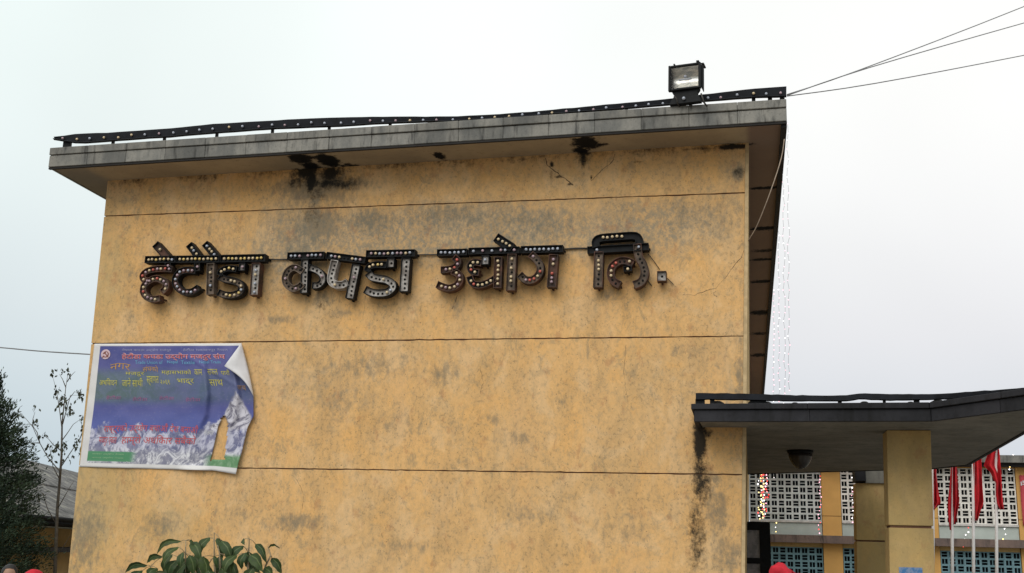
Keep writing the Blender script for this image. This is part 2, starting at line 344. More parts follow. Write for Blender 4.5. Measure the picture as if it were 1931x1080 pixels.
# fascia panels: two courses, one object per cast panel
nP = 17; wx = (ER-EL)/nP
for i in range(nP):
    x0, x1 = EL+i*wx+.0012, EL+(i+1)*wx-.0012; j = random.uniform(-.004, .004)
    mb = MB(); mb.hexa(slab(x0, x1, -OV-.018+j, -OV+.05, lambda x: ZT(x)-.105, ZT)); bevel(mb.build('fascia_panel', M['fascia'], roof), .006, 1)
    mb = MB(); j = random.uniform(-.004, .004); mb.hexa(slab(x0, x1, -OV+j, -OV+.05, lambda x: ZB(x)+.012, lambda x: ZT(x)-.113)); bevel(mb.build('fascia_panel', M['fascia'], roof), .006, 1)
mb = MB(); mb.hexa(slab(EL, ER, -OV+.012, -OV+.05, lambda x: ZB(x)-.016, lambda x: ZB(x)+.010))
mb.hexa(slab(ER-.07, ER, -OV+.055, BACK+.4, lambda x: ZB(x)-.05, lambda x: ZB(x)+.012))
mb.build('drip_edge', M['drip'], roof)
mb = MB(); mb.hexa(slab(EL, EL+.05, -OV+.055, BACK+.4, lambda x: ZB(x)-.0, ZT)); mb.hexa(slab(ER-.028, ER, -OV+.055, BACK+.4, lambda x: ZB(x)+.014, ZT))
mb.build('side_fascia', M['fascia'], roof)

# ------------------------------------------------------------------ bulb tray over the main eave
T1 = empty('bulb_tray', onY(790, 235, -OV+.1), 'long sagging black bulb tray raised on short posts along the main roof edge', 'light tray')
YT = -OV+.08
tx_ = [102,152,210,323,407,513,580,650,713,790,860,930,1000,1080,1160,1258,1329,1415,1483]
tt_ = [258,252,250,242,233.5,227.5,223.5,221.5,220,220,219.5,216,211,203.5,196,187,178,168,163]
tb_ = [264,272,267,259,252,244.5,241.5,239,234.5,232,230,226,221,214,208,199.5,192.5,185.5,184]
mb = MB()
prev = None; rings = []
for i in range(0, 70):
    x = lerp(tx_[0], tx_[-1], i/69.0); t = interp(tx_, tt_, x)+noise.noise(Vector((i*.7,0,0)))*.8; b = interp(tx_, tb_, x)+noise.noise(Vector((i*.5,4,0)))*.9
    P = onY(x, t, YT); Q = onY(x, b, YT)
    rings.append([P, P+Vector((0,.015,.0)), Q+Vector((0,.02,.012)), Q, Q+Vector((0,-.035,.012)), Q+Vector((0,-.03,.02)), Q+Vector((0,.008,.02)), P+Vector((0,-.01,0))])
k = len(rings[0]); vs = [v for r in rings for v in r]; fs = []
for i in range(len(rings)-1):
    for j in range(k): fs.append((i*k+j, i*k+(j+1)%k, (i+1)*k+(j+1)%k, (i+1)*k+j))
fs += [tuple(range(k))[::-1], tuple(range((len(rings)-1)*k, len(rings)*k))]
mb.add(vs, fs); mb.build('tray', M['sheet'], T1)
for x, wd in ((126,18),(212,5),(309,5),(408,5),(513,5),(620,5),(735,5),(850,6),(985,5),(1089,6),(1181,6),(1302,7),(1421,7),(1452,8),(1475,9)):
    b = interp(tx_, tb_, x)-2; P = onY(x, b, YT+.01); hw = wd*PXM/2; zt = ZT(P.x)-.002
    mb = MB(); mb.box((P.x-hw, YT+.015, min(zt, P.z-.01)), (P.x+hw, YT+.05, P.z+.01)); mb.build('post', M['black'], T1)
bm_ = MB()
x = 118
while x < 1478:
    t = interp(tx_, tt_, x); b = interp(tx_, tb_, x); P = onY(x, lerp(t, b, .5+random.uniform(-.1,.1)), YT-.02)
    if not 1258 < x < 1320: bm_.ball(P, .019, random.choice((0,0,1,2)), 6, 4)
    x += random.choice((24, 25, 27, 31))
bm_.build('bulbs', [M['b_blue'], M['b_cream'], M['b_mauve']], T1, kind='stuff')

# ------------------------------------------------------------------ floodlight
FLc = onY(1296, 172, -OV-.02)
FL = empty('floodlight', FLc, 'square black floodlight with glass front standing on the roof tray', 'floodlight')
Rf = Matrix.Translation(onY(1291, 145, -OV-.1)) @ Matrix.Rotation(math.radians(-10), 4, 'Z') @ Matrix.Rotation(math.radians(0), 4, 'Y') @ Matrix.Rotation(math.radians(-3), 4, 'X')
def flb(name, boxes, mat, bev=.006, parent=FL, kind=None):
    mb = MB()
    for lo, hi in boxes: mb.box(lo, hi, 0, Rf)
    o = mb.build(name, mat, parent, kind=kind); 
    if bev: bevel(o, bev, 2)
    return o
W2, H2 = .205, .175
flb('frame', [((-W2,-.02,-H2),(-W2+.03,.03,H2)),((W2-.03,-.02,-H2),(W2,.03,H2)),((-W2+.032,-.018,H2-.028),(W2-.032,.03,H2-.002)),((-W2+.032,-.018,-H2+.002),(W2-.032,.03,-H2+.028))], M['black'])
g = G('floodlight_glass', .08, .6); g.color((.05,.05,.05)); g.b.inputs['Transmission Weight'].default_value = 0; g.b.inputs['Alpha'].default_value = .08; M['fglass'] = g.mat
flb('glass', [((-W2+.02,-.004,-H2+.02),(W2-.02,.002,H2-.02))], M['fglass'], 0)
g = G('dusty_reflector', .30, .5, .9); p = g.obj(); n = g.noise(g.scale(p, (3.0, 1.0, 9.0)), 4.0, 5.0, .7); g.color(g.mix(g.mr(n, .35, .65), (.85, .82, .76), (.42, .44, .44))); M['refl'] = g.mat
mb = MB(); vs = []; n_ = 12
for i in range(n_+1):
    a = -1+2*i/n_; yy = .11-.10*a*a; zz = a*(H2-.03)
    for sx_ in (-1, 1): vs.append(Rf @ Vector((sx_*(W2-.032), yy, zz)))
mb.add(vs, [(2*i, 2*i+1, 2*i+3, 2*i+2) for i in range(n_)], 0, True)
mb.build('reflector', M['refl'], FL)
mb = MB(); mb.tube([Rf @ Vector((-.08,.03,-.02)), Rf @ Vector((.08,.03,-.02))], .010, 8); mb.ball(Rf @ Vector((0,.03,.02)), .022, 0, 8, 5); mb.build('lamp_tube', M['b_blue'], FL)
mb = MB()   # housing: tapering shell behind the frame
fr = [Vector(v) for v in ((-W2+.01,.03,-H2+.01),(W2-.01,.03,-H2+.01),(W2-.01,.03,H2-.01),(-W2+.01,.03,H2-.01))]; bk = [Vector((v.x*.8, .20, v.z*.78)) for v in fr]
mb.add([Rf @ v for v in fr+bk], [(4,5,6,7),(0,1,5,4),(1,2,6,5),(2,3,7,6),(3,0,4,7)]); bevel(mb.build('housing', M['black'], FL), .01)
flb('cooling_fin', [((W2-.004,.035+i*.03,-H2+.02),(W2+.022-.004*i,.042+i*.03,H2-.02)) for i in range(5)]+[((W2-.004,.03,H2-.01),(W2+.03,.16,H2+.006))], M['black'], 0)
flb('hinge', [((-.14,-.024,H2),(-.12,.02,H2+.016))], M['black'], .003); flb('hinge', [((.15,-.024,H2),(.185,.03,H2+.022))], M['black'], .003)
mb = MB()   # yoke bracket in sheet metal with waisted sides
pr = [(-.17,-H2+.005),(.18,-H2+.005),(.155,-H2-.03),(.15,-H2-.06),(.19,-H2-.115),(.2,-H2-.17),(-.2,-H2-.17),(-.17,-H2-.105),(-.135,-H2-.06),(-.145,-H2-.03)]
n_ = len(pr); vs = [Rf @ Vector((a,.02,b)) for a, b in pr]+[Rf @ Vector((a,.10,b)) for a, b in pr]
mb.add(vs, [tuple(range(n_))[::-1], tuple(range(n_, 2*n_))]+[(i,(i+1)%n_,n_+(i+1)%n_,n_+i) for i in range(n_)]); bevel(mb.build('bracket', M['black'], FL), .004, 1)
mb = MB(); mb.ball(Rf @ Vector((-.01,.0,-H2-.115)), .022, 0, 8, 5); mb.build('bolt', M['b_blue'], FL)
mb = MB(); mb.tube([onY(1271,181,-OV-.12), onY(1276,186,-OV-.14), onY(1278,196,-OV-.10), onY(1283,202,-OV)], .008); mb.build('cable', M['cable_dark'], FL); mb = MB(); mb.tube([onY(1322,176,-OV-.12), onY(1327,192,-OV-.12), onY(1333,200,-OV-.06)], .011); mb.build('cable', M['cable_dark'], FL)

# ------------------------------------------------------------------ sign letters
ZT1, ZT2, ZT3, ZT4 = (250,440,7.152), (520,440,6.896), (810,430,7.152), (1080,420,6.75)
def cr_(pts, k=5):
    if len(pts) < 3: return pts
    P = [pts[0]]+list(pts)+[pts[-1]]; out = []
    for i in range(1, len(P)-2):
        for j in range(k):
            t = j/k; a = [.5*((2*P[i][c])+(-P[i-1][c]+P[i+1][c])*t+(2*P[i-1][c]-5*P[i][c]+4*P[i+1][c]-P[i+2][c])*t*t+(-P[i-1][c]+3*P[i][c]-3*P[i+1][c]+P[i+2][c])*t**3) for c in (0,1)]
            out.append(tuple(a))
    out.append(pts[-1]); return out
letter_no = [0]
def stroke(parent, tile, pts, wz, face, wall, bulbs, bset, depth=.13, rec=.034):
    """one open sheet metal channel with its bulbs; pts in the survey tile's units"""
    letter_no[0] += 1; eps = (letter_no[0] % 7)*.0021
    ox, oy, s = tile
    pp = cr_(pts); Y1 = -.18-eps; Y0 = Y1+depth; Yf = Y1+rec
    c = [onY(ox+a/s, oy+b/s, Y1) for a, b in pp]; c = [Vector((v.x, v.z)) for v in c]
    hw = wz/s*PXM*.5*1.1; tk = .008
    n = len(c); L = []; Rr = []; Li = []; Ri_ = []
    for i in range(n):
        t = (c[min(i+1,n-1)]-c[max(i-1,0)]).normalized(); nn = Vector((-t.y, t.x))
        sh = Vector((0,0)); 
        if i == 0: ci = c[i]+t*tk
        elif i == n-1: ci = c[i]-t*tk
        else: ci = c[i]
        L.append(c[i]+nn*hw); Rr.append(c[i]-nn*hw); Li.append(ci+nn*(hw-tk)); Ri_.append(ci-nn*(hw-tk))
    out = L+Rr[::-1]; inn = Li+Ri_[::-1]; m_ = len(out)
    mb = MB()
    vo0 = [(v.x, Y0, v.y) for v in out]; vo1 = [(v.x, Y1, v.y) for v in out]; vi0 = [(v.x, Yf, v.y) for v in inn]; vi1 = [(v.x, Y1, v.y) for v in inn]
    mb.add(vo0+vo1+vi0+vi1, [(i,(i+1)%m_,m_+(i+1)%m_,m_+i) for i in range(m_)]+[(m_+i,m_+(i+1)%m_,3*m_+(i+1)%m_,3*m_+i) for i in range(m_)]+[(3*m_+i,3*m_+(i+1)%m_,2*m_+(i+1)%m_,2*m_+i) for i in range(m_)], 0)
    mb.add([(v.x, Yf, v.y) for v in Li]+[(v.x, Yf, v.y) for v in Ri_], [(i, i+1, n+i+1, n+i) for i in range(n-1)], 1)
    mb.add([(v.x, Y0, v.y) for v in L]+[(v.x, Y0, v.y) for v in Rr], [(i, n+i, n+i+1, i+1) for i in range(n-1)], 0)
    # stand-off studs to the wall
    for q_ in (c[0], c[-1]): mb.box((q_.x-.01, Y0, q_.y-.01), (q_.x+.01, .0, q_.y+.01), 0)
    mb.build('letter_channel', [M[wall], M[face]], parent)
    # bulbs along the middle
    tot = sum((c[i+1]-c[i]).length for i in range(n-1)); sp = .060; cnt = max(1, int((tot-.03)/sp)); st0 = (tot-(cnt-1)*sp)/2 if cnt > 1 else tot/2
    for q in range(cnt):
        dd = st0+q*sp; i = 0
        while i < n-2 and dd > (c[i+1]-c[i]).length: dd -= (c[i+1]-c[i]).length; i += 1
        P = c[i]+(c[i+1]-c[i]).normalized()*dd
        kind = bulbs[q % len(bulbs)]
        jx, jz = random.uniform(-.005,.005), random.uniform(-.005,.005)
        if kind == 'h':
            bset.tube([(P.x+jx, Yf-.0005, P.y+jz), (P.x+jx, Yf-.006, P.y+jz)], .0155, 8, 4)
        elif kind == '.': pass
        else:
            mi = {'c':0,'y':1,'r':2,'b':3,'m':5}[kind]
            bset.tube([(P.x+jx, Yf-.0005, P.y+jz), (P.x+jx, Yf-.012, P.y+jz)], .010, 6, 4)
            bset.ball((P.x+jx, Yf-.022, P.y+jz), .020, mi, 7, 5)
BM = lambda: [M['b_cream'], M['b_yel'], M['b_red'], M['b_blue'], M['hole'], M['b_mauve']]
def letter(tile, strokes, label, name='sign_letter'):
    ox, oy, s = tile; x, y = strokes[0][0][0]
    base = onY(ox+x/s, oy+y/s, 0)
    t = empty(name, base, label, 'sign letter', 'channel letters of the bulb sign')
    bs = MB()
    for pts, wz, face, wall, bl in strokes: stroke(t, tile, pts, wz, face, wall, bl, bs)
    bs.build('bulbs', BM(), t, kind='stuff')
letter(ZT1, [
  ([(165,350),(572,345)], 98, 'black','black','ccycycb'),
  ([(300,140),(470,330)], 108, 'rust','black','.c.'),
  ([(470,385),(478,470)], 85, 'rust','black','m'),
  ([(530,480),(400,470),(290,480),(185,510),(130,570),(160,630),(235,640)], 88, 'rust','rust','mrcmrc'),
  ([(385,790),(440,735),(440,665),(370,618),(300,605),(215,640),(150,705),(142,790),(195,860),(290,885),(365,868)], 92, 'brown','rust','cmmcr'),
], 'first letter of the bulb sign, rusty, with a single slanted stroke above its bar')
letter(ZT1, [
  ([(582,345),(1165,340)], 98, 'black','black','cyccyyc'),
  ([(755,145),(890,320)], 100, 'black','black','cbc'),
  ([(968,130),(1130,320)], 100, 'black','black','bcc'),
  ([(868,395),(866,505)], 84, 'brown','black','mcm'),
  ([(850,500),(750,490),(650,510),(588,570),(570,655),(610,735),(690,785),(790,785),(885,725)], 92, 'rust','black','mbmb'),
  ([(1050,400),(1040,820)], 108, 'brown','brown','hchhb'),
], 'letter with two slanted strokes over its bar, near the left end of the bulb sign')
letter(ZT1, [
  ([(1178,338),(1785,325)], 104, 'black','black','cyycyyc'),
  ([(1478,395),(1468,500)], 86, 'greymetal','black','mb'),
  ([(1400,480),(1290,468),(1200,500),(1165,560)], 84, 'black','black','cyc'),
  ([(1165,575),(1230,610),(1340,632),(1430,665),(1465,735),(1430,800),(1330,830),(1230,822),(1150,790)], 92, 'brown','black','hhcchcbycyc'),
  ([(1665,395),(1632,830)], 122, 'greymetal','rust','hbchb'),
], 'last letter of the first word, with yellow bulbs along its bar and a brown upright')
letter(ZT2, [
  ([(148,290),(625,280)], 92, 'black','black','bbm.m'),
  ([(378,330),(362,775)], 96, 'greymetal','black','hhhhh'),
  ([(345,495),(250,440),(160,480),(118,570),(140,660),(220,715),(300,690),(345,650)], 88, 'brown','brown','hmhh'),
  ([(425,440),(520,470),(590,530),(605,610),(550,670),(470,675)], 84, 'greymetal','black','hhhm.'),
], 'looped grey-faced letter that opens the second word, bar level, lower loop broken')
letter(ZT2, [
  ([(655,280),(1160,345)], 88, 'black','black','bmchhc'),
  ([(765,345),(742,440),(722,530),(715,605),(765,660),(860,665),(930,630)], 98, 'greymetal','greymetal','hhhhhc'),
  ([(1045,400),(955,845)], 112, 'greymetal','black','hhmhhh'),
], 'tilted grey letter in the middle of the second word, its bar sloping down')
letter(ZT2, [
  ([(1172,262),(1808,250)], 92, 'black','black','mcbmcbm'),
  ([(1496,315),(1490,440)], 92, 'greymetal','black','hh'),
  ([(1440,405),(1320,402),(1220,425),(1185,490)], 84, 'black','black','cyc'),
  ([(1195,510),(1250,565),(1340,585),(1430,600),(1505,645),(1515,705),(1440,765),(1320,775),(1240,762),(1158,725)], 98, 'greymetal','black','hhhchhhbch'),
  ([(1692,315),(1662,755)], 118, 'greymetal','black','hhhhhh'),
], 'last letter of the second word, grey upright with a row of empty sockets')
letter(ZT3, [
  ([(98,328),(505,318)], 88, 'black','black','bbbbb'),
  ([(322,385),(378,440),(350,515),(260,550),(148,560)], 88, 'rust','rust','rmrcm'),
  ([(300,575),(390,620),(405,700),(350,775),(240,805),(98,755)], 92, 'rust','rust','cmcmc'),
], 'three-shaped rusty letter that opens the third word, with maroon bulbs')
letter(ZT3, [
  ([(522,308),(1212,290)], 88, 'black','black','b.m.b.m'),
  ([(892,118),(1115,262)], 118, 'black','black','ccc'),
  ([(752,362),(748,490)], 96, 'greymetal','black','bh'),
  ([(700,470),(600,455),(545,510),(575,580),(665,595)], 88, 'black','rust','cccrc'),
  ([(535,645),(570,730),(650,765),(760,742),(885,675)], 88, 'black','rust','crccc'),
  ([(925,385),(912,805)], 106, 'rust','rust','cccc'),
  ([(1112,345),(1090,840)], 116, 'brown','rust','chchc'),
], 'wide letter with a heavy slanted stroke above it, middle of the third word')
letter(ZT3, [
  ([(1228,288),(1798,272)], 94, 'black','black','bbbbbbb'),
  ([(1360,345),(1440,420),(1490,510),(1475,610),(1395,690),(1295,692),(1212,620)], 96, 'brown','rust','mhhhrcrr'),
  ([(1672,350),(1642,795)], 118, 'rust','rust','mc.rm'),
], 'hooked letter that ends the third word, with a rusty maroon upright')
letter(ZT4, [
  ([(185,345),(965,298)], 88, 'black','black','.b.......'),
  ([(300,305),(290,235),(355,190),(560,172),(775,160),(840,200),(845,265)], 92, 'black','black','..ccccc....'),
  ([(332,365),(318,820)], 112, 'brown','rust','hccchh'),
  ([(820,265),(838,420),(895,530),(915,640),(870,745),(775,790)], 98, 'brown','rust','hhhhhh'),
  ([(600,785),(520,740),(482,650),(505,550),(590,485),(680,480),(770,515)], 92, 'rust','rust','hhccrr'),
  ([(695,545),(700,615)], 96, 'black','black','c'),
], 'last letter of the bulb sign, with a rounded arch rising above its bar')
letter(ZT4, [([(1132,612),(1132,740)], 108, 'greymetal','rust','h')], 'small square full stop at the right end of the bulb sign', 'sign_full_stop')
# conduit behind the letters
P = lambda a, b: onY(a, b, -.02)
for pts, r_, lb in (([(498,488),(520,489),(545,489)], .009, 'thin conduit bridging the gap between the first and second words'), ([(775,481),(800,480),(830,480)], .009, 'thin conduit bridging the gap between the second and third words'),
        ([(1056,470),(1085,468),(1112,468)], .011, 'dark conduit bridging the gap before the last letter'), ([(1222,478),(1233,492),(1244,508)], .005, 'thin slanting wire from the last letter to the square full stop'),
        ([(1218,522),(1224,532),(1229,539)], .006, 'short loose wire under the lower right of the last letter'), ([(1252,520),(1262,528),(1270,536)], .005, 'short loose wire to the right of the square full stop')):
    mb = MB(); mb.tube([P(*q) for q in pts], r_); tag(mb.build('conduit' if r_ > .008 else 'loose_wire', M['cable_dark']), lb, 'conduit' if r_ > .008 else 'wire')

# ------------------------------------------------------------------ poster banner
RY = [647,700,745,785,805,855,890]; RX = [455,466,478,478,467,455,444]
def bpx(u, v):
    ly = lerp(648, 880, v); lx = lerp(178, 150, v)
    ry = lerp(647, 888, v); rx = interp(RY, RX, ry)
    return lerp(lx, rx, u), lerp(ly, ry, u)+(6*max(0, u-.86)/.14*max(0,v-.93)/.07)
def bY(u, v):
    y = -.018-.010*noise.noise(Vector((u*5, v*5, 1.3)))-.006*noise.noise(Vector((u*14, v*11, 5)))
    for uc, am in ((.72, .085), (.905, .09)):
        du = u-(uc-.05*(v-.35)); k = max(0, 1-abs(v-.42)/.45)
        if -.10 < du <= 0: y -= am*k*(1+du/.10)
        elif 0 < du < .03: y -= am*k*(1-du/.03)
    y -= .05*max(0, u-.8)/.2*(.4+.6*v)
    y -= .05*max(0, (v-.955)/.045)*max(0, math.sin((u-.62)*14)) if u > .62 else 0
    dd = abs((u-.62)*.8-(v-.1)*1.0)/.02      # diagonal crease
    if .1 < v < .36 and dd < 1: y -= .012*(1-dd)
    return min(y, -.006)
def bpt(u, v, off=0.0):
    a, b = bpx(u, v); return onY(a, b, bY(u, v)-off)
def inhole(a, b):
    poly = [(413,800),(416,790),(422,783),(428,790),(430,806),(423,866),(396,868)]
    c_ = False; j = len(poly)-1
    for i in range(len(poly)):
        if (poly[i][1] > b) != (poly[j][1] > b) and a < (poly[j][0]-poly[i][0])*(b-poly[i][1])/(poly[j][1]-poly[i][1])+poly[i][0]: c_ = not c_
        j = i
    return c_
g = G('banner_print', .55, .35); uv = g.uv(); u_, v_, _ = g.xyz(uv)
n1 = g.noise(uv, 4.0, 5.0, .6); n2 = g.noise(g.scale(uv, (1.3,.8,1.0)), 11.0, 9.0, .72, 1.2); n3 = g.noise(uv, 60.0, 3.0, .6); n4 = g.noise(g.scale(uv, (2.2,1.0,1.0)), 5.0, 7.0, .7)
blue = g.mix(g.mr(n1, .35, .65), (.06, .07, .245), (.10, .10, .28))
blue = g.mix(g.mr(v_, .45, .70), blue, (.085, .11, .34))
gb = g.math('MULTIPLY', g.mr(v_, .17, .27), g.mr(v_, .42, .52, 1, 0)); gl = g.math('MULTIPLY', gb, g.mr(g.math('ADD', u_, n1), .45, 1.5, .95, .35))
col = g.mix(gl, blue, g.mix(g.mr(n2, .4, .6), (.085,.135,.13), (.11,.15,.20)))
ridge = g.math('ADD', v_, g.math('MULTIPLY', g.math('SUBTRACT', n4, .5), .34))
mt = g.mr(ridge, .665, .70)
snow = g.mix(g.mr(n2, .42, .58), g.mix(g.mr(n4,.4,.6),(.10,.11,.22),(.20,.20,.32)), (.50, .50, .62))
col = g.mix(mt, col, snow)
low = g.mr(v_, .80, .9); col = g.mix(g.math('MULTIPLY', low, g.mr(n2, .3, .7, .5, 1)), col, g.mix(g.mr(n2, .45, .6), (.22,.22,.27), (.66,.66,.70)))
# tall peak on the right
pk = g.math('ADD', g.math('ABSOLUTE', g.math('SUBTRACT', u_, .90), 0), g.math('MULTIPLY', g.math('SUBTRACT', n2, .5), .10)); pm = g.math('MULTIPLY', g.mr(g.math('SUBTRACT', g.math('MULTIPLY', g.math('SUBTRACT', v_, .38), .45), pk), -.01, .01), g.mr(v_, .66, .70, 1, 0))
col = g.mix(g.math('MULTIPLY', pm, .9), col, g.mix(g.mr(n2, .42, .56), (.16,.15,.19), (.62,.60,.66)))
gr = g.math('MULTIPLY', g.mr(u_, .30, .36, 1, 0), g.math('MULTIPLY', g.mr(v_, .865, .875), g.mr(v_, .945, .955, 1, 0)))
col = g.mix(gr, col, (.07, .24, .12))
gr2 = g.math('MULTIPLY', g.mr(u_, .76, .84), g.mr(v_, .86, .90)); col = g.mix(g.math('MULTIPLY', gr2, .8), col, (.08,.24,.07))
wh = g.math('MAXIMUM', g.mr(u_, .040, .044, 1, 0), g.math('MAXIMUM', g.mr(v_, .962, .968), g.mr(v_, .016, .022, 1, 0)))
col = g.mix(wh, col, (.62, .61, .62)); col = g.mix(g.mr(n3, .55, .75, 0, .2), col, (.3,.3,.35))
g.color(col); M['print'] = g.mat
M['vinyl'] = simple('banner_back_vinyl', (.66, .65, .68), .6, .3, var=.08)
B = empty('poster_banner', bpt(.5, 1.0), 'blue printed banner with mountains and Nepali writing, top corner peeled back', 'banner')
NU, NV = 110, 70
me_v = [bpt(i/NU, j/NV) for j in range(NV+1) for i in range(NU+1)]; fs = []; uvs = []
for j in range(NV):
    for i in range(NU):
        a, b = bpx((i+.5)/NU, (j+.5)/NV)
        if inhole(a, b): continue
        fs.append((j*(NU+1)+i, (j+1)*(NU+1)+i, (j+1)*(NU+1)+i+1, j*(NU+1)+i+1))
me = bpy.data.meshes.new('printed_sheet'); me.from_pydata([tuple(v) for v in me_v], [], fs)
ul = me.uv_layers.new(name='UVMap')
for pl in me.polygons:
    pl.use_smooth = True
    for li in pl.loop_indices:
        vi = me.loops[li].vertex_index; ul.data[li].uv = ((vi % (NU+1))/NU, (vi//(NU+1))/NV)
me.materials.append(M['print']); sheet = link('printed_sheet', me, B)
sol = sheet.modifiers.new('thick', 'SOLIDIFY'); sol.thickness = .0015; sol.offset = -1
# peeled corner flap
A0, B0, C0 = (455,646.5), (423,690), (478.5,748)
mb = MB(); n_ = 14; grid = []
for i in range(n_+1):
    t = i/n_
    ex = lerp(A0[0], C0[0], t)+(1.5*math.sin(math.pi*t)); ey = lerp(A0[1], C0[1], t)   # crease
    if t < .5: fx, fy = lerp(A0[0], B0[0], t*2), lerp(A0[1], B0[1], t*2)
    else:
        k = (t-.5)*2; fx = lerp(B0[0], C0[0], k)+6*math.sin(math.pi*k)*1.2; fy = lerp(B0[1], C0[1], k)-5*math.sin(math.pi*k)+2*k*(1-k)*4
    for j in range(9):
        s_ = j/8; lift = .05+.11*math.sin(min(1, s_*1.15)*math.pi*.5)*math.sin(math.pi*min(1,max(0,t)))**.6
        grid.append(onY(lerp(ex, fx, s_), lerp(ey, fy, s_), -lift))
mb.add(grid, [(i*9+j, (i+1)*9+j, (i+1)*9+j+1, i*9+j+1) for i in range(n_) for j in range(8)], 0, True)
fl_ = mb.build('peeled_corner', M['vinyl'], B); sol = fl_.modifiers.new('thick', 'SOLIDIFY'); sol.thickness = .002
# printed words
def ptext(txt, u0, u1, vc, h, mat, off=.004, arc=0.0, outline=0.0):
    cu = bpy.data.curves.new('t', 'FONT'); cu.body = txt; cu.resolution_u = 2; cu.offset = outline
    o = bpy.data.objects.new('t', cu); COL.objects.link(o); dg = bpy.context.evaluated_depsgraph_get(); dg.update()
    me = bpy.data.meshes.new_from_object(o.evaluated_get(dg)); bpy.data.objects.remove(o)
    if not len(me.vertices): return
    xs = [v.co.x for v in me.vertices]; ys = [v.co.y for v in me.vertices]; x0, x1, y0, y1 = min(xs), max(xs), min(ys), max(ys)
    for v in me.vertices:
        a = (v.co.x-x0)/(x1-x0+1e-6); b = (v.co.y-y0)/(y1-y0+1e-6); u = lerp(u0, u1, a); vv = vc+(.5-b)*h-arc*math.sin(math.pi*a)
        v.co = bpt(u, vv, off)
    me.materials.clear(); me.materials.append(mat); return link('lettering', me, sheet)
ink = lambda n, c: simple(n, c, .6, .3, var=.2, scale=30, bump=0)
I = dict(mau=ink('mauve_ink',(.30,.12,.26)), lav=ink('lavender_ink',(.34,.34,.55)), red=ink('red_ink',(.55,.10,.11)), pink=ink('pale_pink_ink',(.62,.46,.52)), cyan=ink('cyan_ink',(.16,.40,.62)), yel=ink('yellow_ink',(.50,.46,.09)), org=ink('orange_ink',(.46,.26,.08)), wht=ink('white_ink',(.62,.62,.64)), grn=ink('pale_green_ink',(.3,.5,.3)))
ptext('नेपाल कपडा उद्योग मजदुर', .19, .52, .052, .028, I['lav']); ptext('हेटौंडा मकवानपुर नेपाल', .60, .90, .052, .028, I['lav'])
ptext('हेटौंडा कपडा उद्योग मजदुर संघ', .19, .875, .105, .062, I['pink'], .003, 0, .03); ptext('हेटौंडा कपडा उद्योग मजदुर संघ', .19, .875, .105, .055, I['red'], .006)
ptext('Trade Union of', .28, .46, .150, .028, I['cyan']); ptext('Nepal', .49, .56, .150, .030, I['cyan']); ptext('Textile', .58, .67, .150, .028, I['cyan']); ptext('Nepal Trade', .70, .84, .150, .030, I['cyan'])
ptext('नगर', .12, .25, .195, .05, I['org'], .004, .015); ptext('संघको', .33, .43, .205, .05, I['org'], .004, .01); ptext('मजदुर', .22, .34, .245, .035, I['yel'])
ptext('महासभाको', .45, .64, .228, .045, I['yel']); ptext('काम', .66, .71, .228, .045, I['yel']); ptext('सफल', .745, .81, .225, .045, I['yel']); ptext('पारौ', .83, .885, .228, .045, I['yel'])
ptext('अभिवादन', .06, .17, .31, .06, I['yel']); ptext('जाने साथी', .20, .33, .31, .07, I['yel']); ptext('स्वागत', .355, .43, .30, .075, I['yel']); ptext('२०६९', .44, .50, .31, .04, I['yel']); ptext('भाद्र', .545, .65, .305, .05, I['yel']); ptext('साथ', .745, .83, .31, .05, I['yel'])
ptext('जय', .915, .965, .35, .035, I['org'])
for i, uu in enumerate((.11, .27, .43, .59)): ptext('हेटौंडा', uu, uu+.09, .435+.01*(i % 2), .035, I['mau'])
ptext('राष्ट्रको उद्योग बचाऔ देश बनाऔ', .12, .70, .69, .085, I['red'], .004, .012); ptext('मजदुर एकता', .10, .21, .79, .07, I['red']); ptext('हाम्रो अधिकार सबैको', .24, .70, .775, .09, I['red'])
ptext('रोजगार', .74, .80, .70, .05, I['wht'])
for r in range(2): ptext('कपडा उद्योग नेपाल', .07, .27, .892+.03*r, .016, I['grn'])
ptext('सम्पर्क', .07, .18, .958, .014, I['wht']); ptext('२०६९ फोन', .2, .32, .955, .018, I['wht'])
# round emblem with crossed tools
mb = MB(); uc, vc = .083, .085
def em(du, dv, off): return bpt(uc+du*.78, vc+dv, off)
ang = [2*math.pi*i/24 for i in range(24)]
mb.add([em(0,0,.006)]+[em(.040*math.cos(a), .040*math.sin(a), .006) for a in ang], [(0, 1+i, 1+(i+1)%24) for i in range(24)], 0)
sk = []
for i in range(12):
    a = math.radians(-100+i*22); sk.append((em(.026*math.cos(a), .026*math.sin(a), .009), em((.026-.002-.007*math.sin(math.pi*i/11))*math.cos(a), (.026-.002-.007*math.sin(math.pi*i/11))*math.sin(a), .009)))
mb.add([q_ for s_ in sk for q_ in s_], [(2*i,2*i+1,2*i+3,2*i+2) for i in range(11)], 1)
def bar(a, b, w_): 
    d_ = Vector((b[0]-a[0], b[1]-a[1])).normalized(); n_ = Vector((-d_.y, d_.x))*w_
    mb.add([em(a[0]+n_.x,a[1]+n_.y,.0095),em(b[0]+n_.x,b[1]+n_.y,.0095),em(b[0]-n_.x,b[1]-n_.y,.0095),em(a[0]-n_.x,a[1]-n_.y,.0095)], [(0,1,2,3)], 1)
bar((-.010,-.012),(.024,.024),.0035); bar((-.020,-.004),(-.002,-.020),.006); bar((-.012,.012),(-.026,.026),.004)
mb.build('emblem', [I['pink'], ink('brown_ink', (.22,.07,.05))], sheet)

